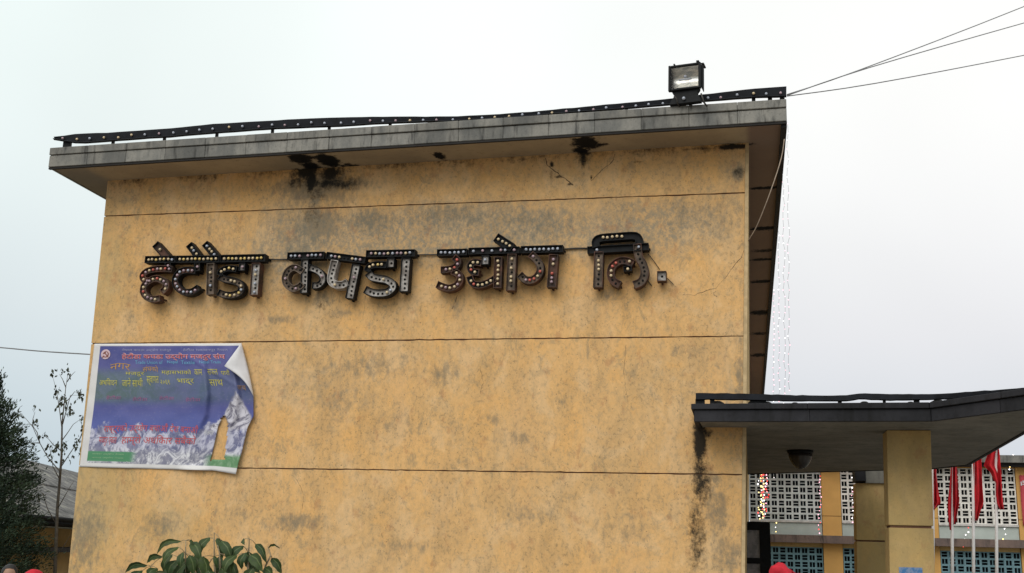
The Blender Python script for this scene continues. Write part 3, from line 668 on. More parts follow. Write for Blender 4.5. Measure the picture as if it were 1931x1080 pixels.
# ------------------------------------------------------------------ porch canopy
ZC = 3.235
def cz(px, py): q_ = onZ(px, py, ZC); return Vector((q_.x, q_.y))
P1, P2, P3, P4, P5 = cz(1318,794), cz(1760,793), cz(2022,760), cz(1822,876), cz(1757,883)
P6 = cz(1407,893)
P1w = Vector((P1.x+.02, 0.0))
B2 = empty('porch_canopy', (1.5, 1.0, 0), 'flat porch canopy with sooty black fascia and grey underside beside the hall', 'canopy')
poly = [P1, P2, P3, P4, P5, Vector((-.06, P6.y)), Vector((-.06,-.016)), Vector((P1w.x,-.016))]
mb = MB(); mb.prism([(p_.x, p_.y) for p_ in poly], ZC, ZC+.16); mb.build('roof_slab', M['canopy_soffit'], B2)
# fascia boards round the visible edge: lower band + projecting lip
outer = [Vector((P1.x,-.016)), P1, P2, P3, P4, P5, Vector((-.04, P6.y))]
def off_poly(pts, d_):
    out = []
    for i, p_ in enumerate(pts):
        ns = []
        if i > 0: t = (p_-pts[i-1]).normalized(); ns.append(Vector((t.y, -t.x)))
        if i < len(pts)-1: t = (pts[i+1]-p_).normalized(); ns.append(Vector((t.y, -t.x)))
        n_ = sum(ns, Vector((0,0))).normalized(); k = 1/max(.35, n_.dot(ns[0])); out.append(p_+n_*d_*k)
    return out
def band(pts, d0, d1, z0, z1, name, mat, split=True):
    a, b = off_poly(pts, d0), off_poly(pts, d1)
    for i in range(len(pts)-1):
        L_ = (b[i+1]-b[i]).length; k = max(1, int(L_/.9)) if split else 1
        for j in range(k):
            t0, t1 = j/k, (j+1)/k; g_ = .003/L_
            q0, q1, q2, q3 = a[i].lerp(a[i+1], t0+g_), a[i].lerp(a[i+1], t1-g_), b[i].lerp(b[i+1], t1-g_), b[i].lerp(b[i+1], t0+g_)
            mb = MB(); mb.hexa([Vector((q.x,q.y,z0)) for q in (q3,q2,q1,q0)]+[Vector((q.x,q.y,z1)) for q in (q3,q2,q1,q0)]); bevel(mb.build(name, mat, B2), .005, 1)
band(outer, .003, .055, ZC-.012, ZC+.125, 'fascia_panel', M['fascia_dark'])
band(outer, .003, .085, ZC+.13, ZC+.195, 'fascia_lip', M['fascia_dark'])
# canopy columns
def col_at(px0, px1, ytop, pxb0, pxb1, yb, Y, depth, name, label, joints, mat, ztop):
    t0, t1, b0, b1 = onY(px0, ytop, Y), onY(px1, ytop, Y), onY(pxb0, yb, Y), onY(pxb1, yb, Y)
    t0z = t0.z; lx = lambda z: lerp(b0.x, t0.x, (z-b0.z)/(t0z-b0.z)); rx = lambda z: lerp(b1.x, t1.x, (z-b1.z)/(t1.z-b1.z))
    o = empty(name, ((b0.x+b1.x)/2, Y+depth/2, 0), label, 'column')
    zz = sorted([.0]+[onY((px0+px1)/2, j, Y).z for j in joints]+[ztop])
    for i in range(len(zz)-1):
        z0 = zz[i]+(.014 if i else 0); z1 = zz[i+1]-(.014 if i < len(zz)-2 else 0); mb = MB()
        mb.hexa([Vector(v) for v in ((lx(z0),Y,z0),(rx(z0),Y,z0),(rx(z0),Y+depth,z0),(lx(z0),Y+depth,z0),(lx(z1),Y,z1),(rx(z1),Y,z1),(rx(z1),Y+depth,z1),(lx(z1),Y+depth,z1))]); bevel(mb.build('column_panel', mat, o), .006, 1)
    mb = MB(); mb.hexa([Vector(v) for v in ((lx(0)+.02,Y+.02,0),(rx(0)-.02,Y+.02,0),(rx(0)-.02,Y+depth-.02,0),(lx(0)+.02,Y+depth-.02,0),(lx(ztop)+.02,Y+.02,ztop-.01),(rx(ztop)-.02,Y+.02,ztop-.01),(rx(ztop)-.02,Y+depth-.02,ztop-.01),(lx(ztop)+.02,Y+depth-.02,ztop-.01))]); mb.build('core', M['groove'], o)
    return o
yc1 = onZ(1713, 811, ZC-.002).y
col_at(1672, 1755, 811, 1678, 1763, 1080, yc1, .42, 'porch_column', 'thick ochre porch column with a blue notice low on its face', (993, 1150), M['wall2'], ZC-.002)
yc2 = 7.3
col_at(1613, 1680, 905, 1616, 1684, 1080, yc2, .5, 'porch_column', 'dark shaded porch column further back, left of the thick front column', (1020,), M['wall2'], onY(1640, 911, yc2).z)
q0, q1 = onY(1632, 880, yc2-.1), onY(1700, 880, yc2)
cap = MB(); zc2 = onY(1640, 911, yc2).z; cap.box((q0.x, yc2-.05, zc2+.002), (q1.x, yc2+.6, ZC+.15)); cap.build('beam', M['canopy_soffit'], B2)
cap = MB(); q2 = onY(1613, 905, yc2-.1); cap.box((q2.x, yc2-.12, zc2+.03), (q0.x-.003, yc2+.5, ZC+.15)); cap.build('beam', M['fascia_dark'], B2)
pn = onY(1716, 1069, yc1-.012); a_, b_ = onY(1695, 1069, yc1-.006), onY(1739, 1069, yc1-.006)
mb = MB(); mb.box((a_.x, yc1-.008, a_.z-.38), (b_.x, yc1-.003, a_.z)); 
g = G('blue_notice_print', .6, .3); p = g.obj(); g.color(g.mix(g.mr(g.noise(p, 18.0, 4.0, .7), .4, .6), (.05,.16,.36), (.20,.26,.40))); M['notice'] = g.mat
o = mb.build('notice', M['notice']); tag(o, 'small blue paper notice stuck on the thick front column', 'notice')
# dome lamp under the canopy
lc = onZ(1509, 849, ZC); rr = (onZ(1534, 849, ZC)-onZ(1485, 849, ZC)).length/2
DL = empty('ceiling_lamp', lc, 'dark dome lamp hanging under the porch canopy', 'ceiling lamp')
mb = MB(); mb.tube([lc+Vector((0,0,.0)), lc-Vector((0,0,.03)), lc-Vector((0,0,.05))], [rr, rr*1.02, rr*.95], 24); mb.build('rim', M['black'], DL)
mb = MB(); pr = [(0, .05, .92), (1, .10, .90), (2, .16, .78), (3, .21, .6), (4, .25, .38), (5, .272, .12)]
g = G('smoky_lamp_bowl', .25, .5); g.color((.035,.03,.03)); M['bowl'] = g.mat
mb.tube([lc-Vector((0,0,q_[1])) for q_ in pr], [rr*q_[2] for q_ in pr], 24); mb.build('bowl', M['bowl'], DL)
# tray over the canopy
T2 = empty('bulb_tray', onPl(1600, 750, Vector((P1.x,P1.y+.06,0)), Vector((0,1,0))), 'buckled black bulb tray raised over the porch canopy edge', 'light tray')
n12 = Vector((P2.y-P1.y, -(P2.x-P1.x), 0)); n23 = Vector((P3.y-P2.y, -(P3.x-P2.x), 0))
def onC(px, py, dd=.0):
    P12 = onPl(px, py, Vector((P1.x,P1.y,0))-n12.normalized()*-dd*-1 if dd else Vector((P1.x,P1.y,0)), n12)
    if px <= 1760: return P12
    return onPl(px, py, Vector((P2.x,P2.y,0)), n23)
ctx = [1312,1330,1400,1480,1560,1600,1620,1680,1760,1800,1830,1870,1931,2010]; ctt = [741,741,742,744.5,746,745,741.5,743,743,741,738,736,731,725]; ctb = [755,754,755,757,757,757,753,756,754,753,750,747,745,741]
rings = []
for i in range(60):
    x = lerp(1312, 2010, i/59.0); t = interp(ctx, ctt, x)+noise.noise(Vector((i*.9,9,0)))*1.2; b = interp(ctx, ctb, x)+noise.noise(Vector((i*.8,3,0)))*1.2
    Pp, Q = onC(x, t), onC(x, b)
    rings.append([Pp, Pp+Vector((0,.015,0)), Q+Vector((0,.02,.012)), Q, Q+Vector((0,-.03,.01)), Q+Vector((0,-.03,.018)), Q+Vector((0,-.006,.018)), Pp+Vector((0,-.01,0))])
k = 8; vs = [v for r in rings for v in r]; fs = []
for i in range(len(rings)-1):
    for j in range(k): fs.append((i*k+j, i*k+(j+1)%k, (i+1)*k+(j+1)%k, (i+1)*k+j))
fs += [tuple(range(k))[::-1], tuple(range((len(rings)-1)*k, len(rings)*k))]
mb = MB(); mb.add(vs, fs); mb.build('tray', M['sheet'], T2)
for x, wd in ((1320,18),(1343,9),(1430,30),(1584,7),(1668,5),(1729,10),(1874,7)):
    Q = onC(x, interp(ctx, ctb, x)-1); hw = wd*.006/2; mb = MB(); mb.box((Q.x-hw, Q.y+.01, ZC+.185), (Q.x+hw, Q.y+.05, Q.z+.01)); mb.build('post', M['black'], T2)
mb = MB()
for x, y, r_ in ((1352,763,.09),(1425,762,.10),(1446,760,.07),(1632,760,.06),(1720,762,.05),(1772,756,.07),(1765,759,.05),(1690,761,.02),(1612,759,.02),(1500,764,.05)):
    Q = onC(x, y); mb.ball((Q.x, Q.y+.12, ZC+.2), r_, 0, 9, 6, 1.2, .62)
M['debris'] = simple('roof_debris', (.03,.028,.026), .95, bump=.6)
tag(mb.build('roof_rubble', M['debris']), 'dark lumps of rubble lying on the porch canopy under its tray', 'rubble', kind='stuff')

# ------------------------------------------------------------------ cables and wires
def onpath(pts, r, name, mat, label, cat, group=None):
    mb = MB(); P_ = [onY(*p_) for p_ in pts]
    dense = []
    for i in range(len(P_)-1):
        for k in range(4):
            a = P_[max(i-1,0)]; b = P_[i]; c = P_[i+1]; d_ = P_[min(i+2,len(P_)-1)]; t = k/4
            dense.append(.5*((2*b)+(-a+c)*t+(2*a-5*b+4*c-d_)*t*t+(-a+3*b-3*c+d_)*t**3))
    dense.append(P_[-1]); mb.tube(dense, r, 6); return tag(mb.build(name, mat), label, cat, group)
onpath([(1479,262,-.6),(1473,299,-.6),(1454,358,-.55),(1429,422,-.3),(1411,454,-.03)], .0065, 'loose_cable', M['cable'], 'pale loose cable drooping from the eave corner across the wall corner', 'cable')
onpath([(1484,178,-.62),(1620,132,0),(1931,12,2),(2300,-140,5)], .0065, 'overhead_wire', M['wire'], 'topmost overhead wire fanning out from the right end of the roof tray', 'wire', 'wires leaving the roof end')
onpath([(1484,180,-.62),(1640,127,0),(1931,43,2),(2300,-60,5)], .0065, 'overhead_wire', M['wire'], 'middle overhead wire fanning out from the right end of the roof tray', 'wire', 'wires leaving the roof end')
onpath([(1484,181,-.62),(1650,157,0),(1931,104,2),(2300,30,5)], .0065, 'overhead_wire', M['wire'], 'lowest overhead wire fanning out from the right end of the roof tray', 'wire', 'wires leaving the roof end')
onpath([(-120,645,6),(0,655,6),(90,663,6),(240,672,6)], .012, 'overhead_wire', M['wire'], 'single thin wire crossing the sky left of the hall, above the bare tree', 'wire')

# ------------------------------------------------------------------ light strings
def emit(name, c, st):
    mm = bpy.data.materials.new(name); mm.use_nodes = True; nt = mm.node_tree; nt.nodes.clear()
    e_ = N(nt, 'ShaderNodeEmission', ins={'Color': (*c, 1), 'Strength': st}); N(nt, 'ShaderNodeOutputMaterial', ins={0: e_.outputs[0]})
    mm.cycles.emission_sampling = 'NONE'; return mm
E_ = [emit('white_led', (1,.95,.95), 2.6), emit('pink_led', (1,.45,.55), 2.2), emit('warm_led', (1,.72,.25), 3.0), emit('red_led', (1,.08,.07), 1.8)]
def lstring(top, bottom, cols, sp, r, label, jit=.03, group='strings of small lights'):
    top, bottom = Vector(top), Vector(bottom); o = empty('light_string', top, label, 'fairy lights', group)
    n_ = max(2, int((top-bottom).length/sp)); pts = []
    for i in range(n_+1):
        p_ = top.lerp(bottom, i/n_)+Vector((random.uniform(-jit,jit), random.uniform(-jit,jit)*.5, random.uniform(-sp,sp)*.18)); pts.append(p_)
    mb = MB(); mb.tube(pts, .002, 3); mb.build('wire', M['wire'], o)
    mb = MB()
    for p_ in pts: mb.ball(p_+Vector((0,-.004,0)), r*random.uniform(.7,1.3), random.choice(cols), 5, 3)
    mb.build('bulbs', E_, o, kind='stuff')
ze = ZB(ER)+.02
strs = [(-.5,(0,1,1),3.6,'nearest the roof corner, outermost'),(1.4,(1,1,0),3.5,'second from the roof corner'),(4.2,(0,1,1),3.3,'third from the roof corner'),(8.5,(1,0,1),3.2,'innermost, just before the eave disappears behind the canopy')]
for Y, cl, zb, wtxt in strs:
    lstring((ER+.015, Y, ze), (ER+.03-.028*(ze-zb), Y, zb), cl, .11, .0055+.0006*max(0,Y), 'light string hanging from the side eave, %s' % wtxt, .016)
for k, (px, Y, cl) in enumerate(((1433,17.5,(2,2,0,3)),(1437,18.3,(2,3,2)),(1441,17.0,(2,0,3)),(1445,18.6,(3,1,0)),(1448,17.8,(3,1,3)))):
    a = onY(px+1, 870, Y); b = onY(px-(2 if k > 1 else 0), 978-(k*3 if k < 4 else 40), Y)
    lstring((a.x,Y,a.z+1.6), b, cl, .075, .020, ['yellow light string under the canopy, leftmost of the bright bundle','warm light string under the canopy, in the bright bundle beside the leftmost','yellow light string in the middle of the bright bundle under the canopy','red and pink light string near the right of the bright bundle','short red light string at the right edge of the bright bundle'][k], .05)
for (x0,y0,x1,y1), cl, lb in (((1548,890,1544,1018),(1,1,3),'pink light string down the edge of the far building pilaster'),((1608,885,1609,985),(1,0),'pink light string partly behind the shaded column on the far building'),((1910,858,1906,886),(0,2),'short cream light string under the far roof edge on the right'),((1895,998,1892,1024),(0,0,2),'cream light string across the pale band behind the last flagpole'),((1826,996,1816,1030),(0,3),'sparse light string between the second and third flagpoles'),((1463,986,1462,1010),(0,2),'tiny cream light string on the pale band beside the glazed frame')):
    lstring(onY(x0,y0,19.72), onY(x1,y1,19.72), cl, .10, .017, lb, .04)

# ------------------------------------------------------------------ far block building
YB = 20.0
B3 = empty('office_block', (4, YB, 0), 'two-storey ochre building with pierced concrete block screens behind the porch', 'building')
M['blk_a'] = simple('grey_white_block', (.45,.50,.52), .85, var=.12, scale=3); M['blk_c'] = simple('white_block', (.60,.59,.57), .85, var=.12, scale=3); M['blk_l'] = simple('blue_grey_block', (.16,.29,.34), .85, var=.15, scale=3)
M['dark_in'] = simple('interior_shade', (.012,.018,.026), .9); M['pale'] = simple('pale_sill_paint', (.42,.47,.45), .8, var=.12, scale=2); M['pil'] = simple('orange_ochre_paint', (.60,.34,.11), .85, var=.12, scale=1.2); M['ledge'] = concrete('brown_ledge', (.20,.14,.12), (.13,.10,.095)); M['frame'] = simple('white_frame', (.55,.53,.52), .8)
def blockmat(name, c):
    g = G(name, .9, .2); info = N(g.nt, 'ShaderNodeObjectInfo').outputs['Random']; n = g.noise(g.pos(), 6.0, 6.0, .7)
    col = g.mix(g.mr(n, .5, .64, 0, .4), c, (c[0]*.5, c[1]*.5, c[2]*.47))
    g.color(N(g.nt, 'ShaderNodeHueSaturation', ins={'Value': g.mr(info, 0, 1, .82, 1.12, False), 'Color': col}).outputs[0]); return g.mat
M['blk_a'] = blockmat('grey_white_block', (.60,.64,.65)); M['blk_c'] = blockmat('white_block', (.74,.72,.69)); M['blk_l'] = blockmat('blue_grey_block', (.17,.29,.34))
def block_mesh(w_, h_, orient, mat):
    """pierced block: frame with two slots, built about its centre, front face at y=0"""
    mb = MB(); d_ = .10; hw, hh = w_/2*.985, h_/2*.985
    if orient: holes = [(-.74,-.72,-.07,.72),(.07,-.72,.74,.72)]
    else: holes = [(-.74,-.74,.74,-.08),(-.74,.08,.74,.74)]
    xs = sorted({-1, 1}|{h[0] for h in holes}|{h[2] for h in holes}); zs_ = sorted({-1, 1}|{h[1] for h in holes}|{h[3] for h in holes})
    def hole(cx, cz_): return any(h[0] < cx < h[2] and h[1] < cz_ < h[3] for h in holes)
    for i in range(len(xs)-1):
        for j in range(len(zs_)-1):
            if hole((xs[i]+xs[i+1])/2, (zs_[j]+zs_[j+1])/2): continue
            x0, x1, z0, z1 = xs[i]*hw, xs[i+1]*hw, zs_[j]*hh, zs_[j+1]*hh
            mb.add([(x0,0,z0),(x1,0,z0),(x1,0,z1),(x0,0,z1)], [(0,1,2,3)])
    for h in holes+[(-1,-1,1,1)]:
        x0, z0, x1, z1 = h[0]*hw, h[1]*hh, h[2]*hw, h[3]*hh
        q = [(x0,z0),(x1,z0),(x1,z1),(x0,z1)]
        mb.add([(a,0,b) for a, b in q]+[(a,d_,b) for a, b in q], [(i,(i+1)%4,4+(i+1)%4,4+i) for i in range(4)])
    return mb.mesh('breeze_block', mat)
def Xp(px, py=985): return onY(px, py, YB).x
zrow = onY(1450, 980, YB).z; RH = .193
zl0 = onY(1500, 1031, YB).z
sill_t, sill_b = onY(1500, 984, YB).z, onY(1500, 1008.5, YB).z
led_b = onY(1500, 1023, YB).z
roofz = onY(1905, 876, YB).z
shear = .0
def screen(x0, x1, n, rows, ztop, mat, vis_cols=None, down=False, matl=None):
    cw = (x1-x0)/n
    ms = [block_mesh(cw, RH, 0, mat), block_mesh(cw, RH, 1, mat)]
    jo = MB()
    for r in range(rows):
        z = ztop+RH*(r+.5) if not down else ztop-RH*(r+.5)
        for c in range(n):
            m_ = ms[(r+c) % 2 if random.random() > .12 else random.randint(0,1)]; x = x0+cw*(c+.5)
            if vis_cols is None or c in vis_cols:
                o = link('breeze_block', m_, B3); o.location = (x, YB, z)
                o.matrix_parent_inverse = Matrix.Translation(-B3.location)
            else:
                jo.add([(v.co.x+x, v.co.y+YB, v.co.z+z) for v in m_.vertices], [tuple(pl.vertices) for pl in m_.polygons])
    if jo.v: jo.build('hidden_blocks', mat, B3, kind='stuff')
bayA, bayB, bayC = (Xp(1414), Xp(1550)), (Xp(1588), Xp(1725)), (Xp(1770), Xp(1920))
screen(*bayA, 10, 8, zrow, M['blk_a']); screen(*bayB, 10, 8, zrow, M['blk_c'], {0, 1}); screen(*bayC, 10, 8, zrow, M['blk_c'])
screen(*bayA, 10, 4, zl0, M['blk_l'], set(range(3, 10)), True); screen(*bayB, 10, 4, zl0, M['blk_l'], {0, 1}, True); screen(*bayC, 10, 4, zl0, M['blk_l'], None, True)
xend = Xp(2300)
mb = MB(); mb.box((.04, YB+.16, .0), (xend, YB+8, roofz-.02)); mb.build('inner_wall', M['dark_in'], B3)  # near-black backing, its colour stands in for shade inside the screens
ztopw = zrow+RH*8
for a, b in ((Xp(1551), Xp(1587)), (Xp(1726), Xp(1769)), (Xp(1921), Xp(1965))):
    mb = MB(); mb.box((a, YB-.04, led_b+.34*0+.002), (b, YB+.12, roofz)); zz = onY(1570, 973, YB).z
    mb = MB(); mb.box((a, YB-.04, zz+.008), (b, YB+.12, roofz)); mb.build('pilaster', M['pil'], B3)
    mb = MB(); mb.box((a, YB-.04, sill_b+.002), (b, YB+.12, zz-.008)); mb.build('pilaster', M['pil'], B3)
    mb = MB(); mb.box((a, YB-.04, .1), (b, YB+.12, led_b-.002)); mb.build('pilaster', M['pil'], B3)
    mb = MB(); mb.box((a+.01, YB, sill_b), (b-.01, YB+.1, roofz-.02)); mb.build('pilaster_core', M['groove'], B3)
for a, b in (bayA, bayB, bayC, (Xp(1966), Xp(2120))):
    mb = MB(); mb.box((a, YB-.0, sill_b+.002), (b, YB+.12, sill_t-.012)); mb.build('sill_panel', M['pale'], B3)
    mb = MB(); mb.box((a-.0, YB-.05, sill_t-.01), (b, YB+.1, zrow-.002)); mb.build('sill', M['frame'], B3)
    mb = MB(); mb.box((a, YB-.0, ztopw+.002), (b, YB+.12, roofz)); mb.build('lintel', M['pil'], B3)
    mb = MB(); mb.box((a, YB+.001, .1), (b, YB+.14, zl0-RH*4-.002)); mb.build('base_wall', M['pil'], B3)
    mb = MB(); mb.box((a, YB+.001, zl0+.002), (b, YB+.14, led_b-.002)); mb.build('lintel', M['wall2'], B3)
mb = MB(); mb.box((Xp(1966), YB, zrow), (Xp(2120), YB+.12, ztopw)); mb.box((Xp(1966), YB, zl0-RH*4), (Xp(2120), YB+.12, zl0)); mb.build('wall', M['pil'], B3)
mb = MB(); mb.box((Xp(1406), YB-.03, zrow-.01), (Xp(1413.5), YB+.12, ztopw)); mb.build('post', M['frame'], B3)
mb = MB(); mb.box((.02, YB-.35, led_b), (xend, YB-.06, sill_b-.001)); mb.box((.4, YB-.06, led_b), (xend, YB+.1, sill_b-.003)); mb.build('ledge', M['ledge'], B3)
rt = onY(1905, 858, YB-.5).z
mb = MB(); mb.box((.7, YB-.5, rt-.20), (xend, YB+8.5, rt)); mb.build('roof', M['fascia'], B3)
mb = MB(); mb.box((.7, YB-.35, rt-.30), (xend, YB+8.3, rt-.202)); mb.build('roof_edge', M['drip'], B3)
# red banner on the right
M['flagred'] = simple('red_cloth', (.55,.02,.03), .75, .2, var=.35, scale=3, bump=.1); M['pinkred'] = simple('pinkish_red_cloth', (.48,.07,.09), .8, .2, var=.15, scale=3)
a_, b_ = onY(1922, 896, YB-.1), onY(1990, 992, YB-.1); mb = MB(); nn_ = 10; vs = []
for j in range(nn_+1):
    for i in range(nn_+1): vs.append((lerp(a_.x, b_.x, i/nn_), YB-.1-.02*math.sin(i*1.3)-.01*math.sin(j), lerp(b_.z, a_.z, j/nn_)))
mb.add(vs, [(j*(nn_+1)+i, j*(nn_+1)+i+1, (j+1)*(nn_+1)+i+1, (j+1)*(nn_+1)+i) for j in range(nn_) for i in range(nn_)], 0, True)
rb = mb.build('red_banner', M['pinkred']); tag(rb, 'pinkish red cloth banner at the right edge of the far building', 'banner'); rb.modifiers.new('thick','SOLIDIFY').thickness = .004
mb = MB()
for x, y, w_, h_ in ((1924.5,908,2,7),(1928,906,2.5,4),(1928,912,3,2),(1932,906,2,8),(1936,908,2,5)):
    a_ = onY(x, y, YB-.135); mb.box((a_.x, YB-.14, a_.z-h_*.0155), (a_.x+w_*.0155, YB-.135, a_.z))
mb.build('lettering', I['wht'], rb)

# glazed black frame in the entrance
YD = 6.9
D_ = empty('glazed_frame', onY(1430, 1080, YD), 'black framed glazed screen at the porch entrance beside the hall wall', 'glazed screen')
a_ = onY(1400, 983, YD); b_ = onY(1452, 983, YD); g1 = onY(1408, 999, YD); g2 = onY(1433, 1052, YD); g3 = onY(1433, 1063, YD)
mb = MB(); zt = a_.z
mb.box((b_.x-(b_.x-g2.x), YD, .1), (b_.x, YD+.08, zt)); mb.box((a_.x-.4, YD, .1), (a_.x, YD+.08, zt)); mb.box((a_.x, YD, g1.z), (g2.x, YD+.08, zt)); mb.box((a_.x, YD, g3.z), (g2.x, YD+.08, g2.z)); mb.box((a_.x, YD, .1), (g2.x, YD+.08, .8))
mb.build('frame', M['black'], D_)
g = G('dusty_pane', .3, .5); p = g.obj(); g.color(g.mix(g.mr(g.noise(p, 5.0, 5.0, .7), .4, .6), (.16,.15,.16), (.27,.25,.26))); M['pane'] = g.mat
mb = MB(); mb.box((a_.x, YD+.03, g2.z), (g2.x, YD+.04, g1.z)); mb.build('pane', M['pane'], D_)
mb = MB(); mb.box((a_.x, YD+.03, .8), (g2.x, YD+.04, g3.z)); mb.build('pane', M['pane'], D_)

# ------------------------------------------------------------------ flags and poles
YF = 9.0
M['polem'] = simple('white_pole_paint', (.62,.60,.60), .5, .4, var=.1)
def z6(a, b): return (1600+a/4.154, 820+b/4.154)
flags = [
 ((1759.5,1759), 'leftmost flagpole, half hidden by the thick porch column', 'small red flag beside the thick porch column',
   [(668,200,690),(668,310,688),(668,400,700),(668,480,712),(668,530,726),(668,585,674)]),
 ((1795,1796), 'second flagpole from the thick porch column', 'narrow red flag drooping in two long folds',
   [(816,150,846),(816,250,850),(816,380,858),(818,530,868),(818,620,852),(820,700,842)]),
 ((1835,1836), 'third flagpole, between the narrow flag and the raised flag', 'red flag hanging straight with a dark lower half',
   [(985,120,1045),(975,220,1042),(980,300,1046),(985,400,1050),(990,530,1060),(990,620,1026),(990,672,1012)]),
 ((1878,1880), 'rightmost flagpole, nearest the right edge of the picture', 'red flag spread at the top under the canopy corner',
   [(1140,80,1175),(1090,150,1185),(1058,240,1192),(1110,290,1198),(1150,380,1200),(1152,470,1205),(1160,540,1212),(1188,585,1218)])]
for k, ((xt, xb), pl, fl_l, rows) in enumerate(flags):
    top = onY(xt, 836, YF); bot = onY(xb+.3, 1180, YF)
    s_ = (bot.x-top.x)/(bot.z-top.z); base = Vector((top.x+s_*(-top.z), YF, .0))
    po = empty('flagpole', base, 'white %s' % pl, 'flagpole', 'flagpoles in the courtyard')
    mb = MB(); mb.tube([base, top], [.034, .026], 10); mb.build('pole', M['polem'], po)
    mb = MB(); mb.ball(top+Vector((0,0,.03)), .045, 0, 10, 6); mb.build('finial', M['polem'], po)
    mb = MB(); vs = []; NN = 22; MM = 14
    ys = [r[1] for r in rows]
    for j in range(NN+1):
        yy = lerp(ys[0], ys[-1], j/NN); xl = interp(ys, [r[0] for r in rows], yy); xr = interp(ys, [r[2] for r in rows], yy)
        for i in range(MM+1):
            f_ = i/MM; X_, Yp = z6(lerp(xl, xr, f_), yy); vs.append(onY(X_, Yp, YF-.06-.09*math.sin(f_*math.pi*3.2+j*.12+k)-.03*math.sin(j*.5+f_*5)))
    mb.add(vs, [(j*(MM+1)+i, j*(MM+1)+i+1, (j+1)*(MM+1)+i+1, (j+1)*(MM+1)+i) for j in range(NN) for i in range(MM)], 0, True)
    if k == 1:
        vs = []
        for j in range(9):
            for i in range(3): vs.append(onY(*z6(lerp((808,804,800,794,786,778,777,784,794)[j], 812-j, i/2), lerp(150,745,j/8)), YF-.03-.03*(i % 2)))
        mb.add(vs, [(j*3+i, j*3+i+1, (j+1)*3+i+1, (j+1)*3+i) for j in range(8) for i in range(2)], 0, True)
    fo = mb.build('flag', M['flagred']); tag(fo, fl_l, 'flag', 'red flags on the courtyard poles'); fo.modifiers.new('thick','SOLIDIFY').thickness = .003

# ------------------------------------------------------------------ left side: low building
B4o = onY(44, 1000, 9.0)
dd = ray(720, 1035); dd = Vector((dd.x, dd.y, 0)).normalized(); nl = Vector((-dd.y, dd.x, 0))     # facade runs away to the right-rear
if nl.x > 0: nl = -nl
def onF(px, py, o_=0.0): return onPl(px, py, Vector((B4o.x,B4o.y,0))+nl*o_, nl)
zg = onF(60, 983).z; 
B4 = empty('long_shed', (B4o.x, B4o.y, 0), 'low ochre building with a stained grey pitched roof behind the bare tree', 'building')
s0, s1 = Vector((B4o.x,B4o.y,0))-dd*3, Vector((B4o.x,B4o.y,0))+dd*26
def wbox(o0, o1, z0, z1, name, mat, d0=0.0, d1=0.0, par=B4):
    a, b = s0+dd*d0, s1+dd*d1; mb = MB(); q = [a+nl*o1, b+nl*o1, b+nl*o0, a+nl*o0]
    mb.hexa([Vector((v.x,v.y,z0)) for v in q]+[Vector((v.x,v.y,z1)) for v in q]); return mb.build(name, mat, par)
M['shedwall'] = simple('faded_yellow_wall', (.52,.38,.19), .9, var=.3, scale=.8)
zw1 = onF(100, 1031).z; zw2 = onF(100, 1040).z
wbox(0, 5, zw1, zg-.1, 'wall', M['shedwall']); wbox(-.5, 5, zw2, zw1-.003, 'ledge', M['drip']); wbox(0.01, 5, 0, zw2-.003, 'wall', M['shedwall'])
g = G('stained_roof_sheets', .85, .25); p = g.pos(); n1 = g.noise(p, .7, 6.0, .65); n2 = g.noise(p, 2.2, 7.0, .7)
c = g.mix(g.mr(n1, .35, .65), (.17,.165,.16), (.11,.105,.105)); c = g.mix(g.mr(n2, .50, .57, 0, .8), c, (.05,.05,.048)); c = g.mix(g.mr(n2, .40, .46, .8, 0), c, (.27,.26,.22)); g.color(c); g.bump(n2, .3, .03); M['shedroof'] = g.mat
OVH = -.7; RB = 4.0
e0 = Vector((B4o.x,B4o.y,0))+nl*OVH
# ridge height so its line passes the photographed skyline near (44,869)
tgt = onPl(44, 869, Vector((B4o.x,B4o.y,0))+nl*RB, nl); zr_ = tgt.z; ze_ = zg
nS = 26
for course in range(2):
    for i in range(nS):
        a = s0+dd*(29.0*i/nS+.01); b = s0+dd*(29.0*(i+1)/nS-.01); t0, t1 = (0, .5) if course == 0 else (.49, 1)
        P_ = lambda q, t, h: Vector((q.x,q.y,0))+nl*lerp(OVH, RB, t)+Vector((0,0,lerp(ze_, zr_, t)+h))
        lift = .03*(1-course)*0+(.04 if course else 0)
        mb = MB(); mb.hexa([P_(a,t1,lift*.3),P_(b,t1,lift*.3),P_(b,t0,lift),P_(a,t0,lift),P_(a,t1,.05+lift*.3),P_(b,t1,.05+lift*.3),P_(b,t0,.05+lift),P_(a,t0,.05+lift)])
        mb.build('roof_sheet', M['shedroof'], B4)
for q_ in (-.75, -.9):
    mb = MB(); a, b = s0+nl*q_, s1+nl*q_; zz_ = ze_-.05+(-.75-q_)*.6; mb.tube([Vector((a.x,a.y,zz_)), Vector((b.x,b.y,zz_))], .06, 8); mb.build('gutter', M['black'], B4)
wbox(-.6, 0, zg-.12, zg-.05, 'eave_board', M['pale'])
wbox(5, 5.2, 0, zr_-.05, 'back_wall', M['shedwall'])

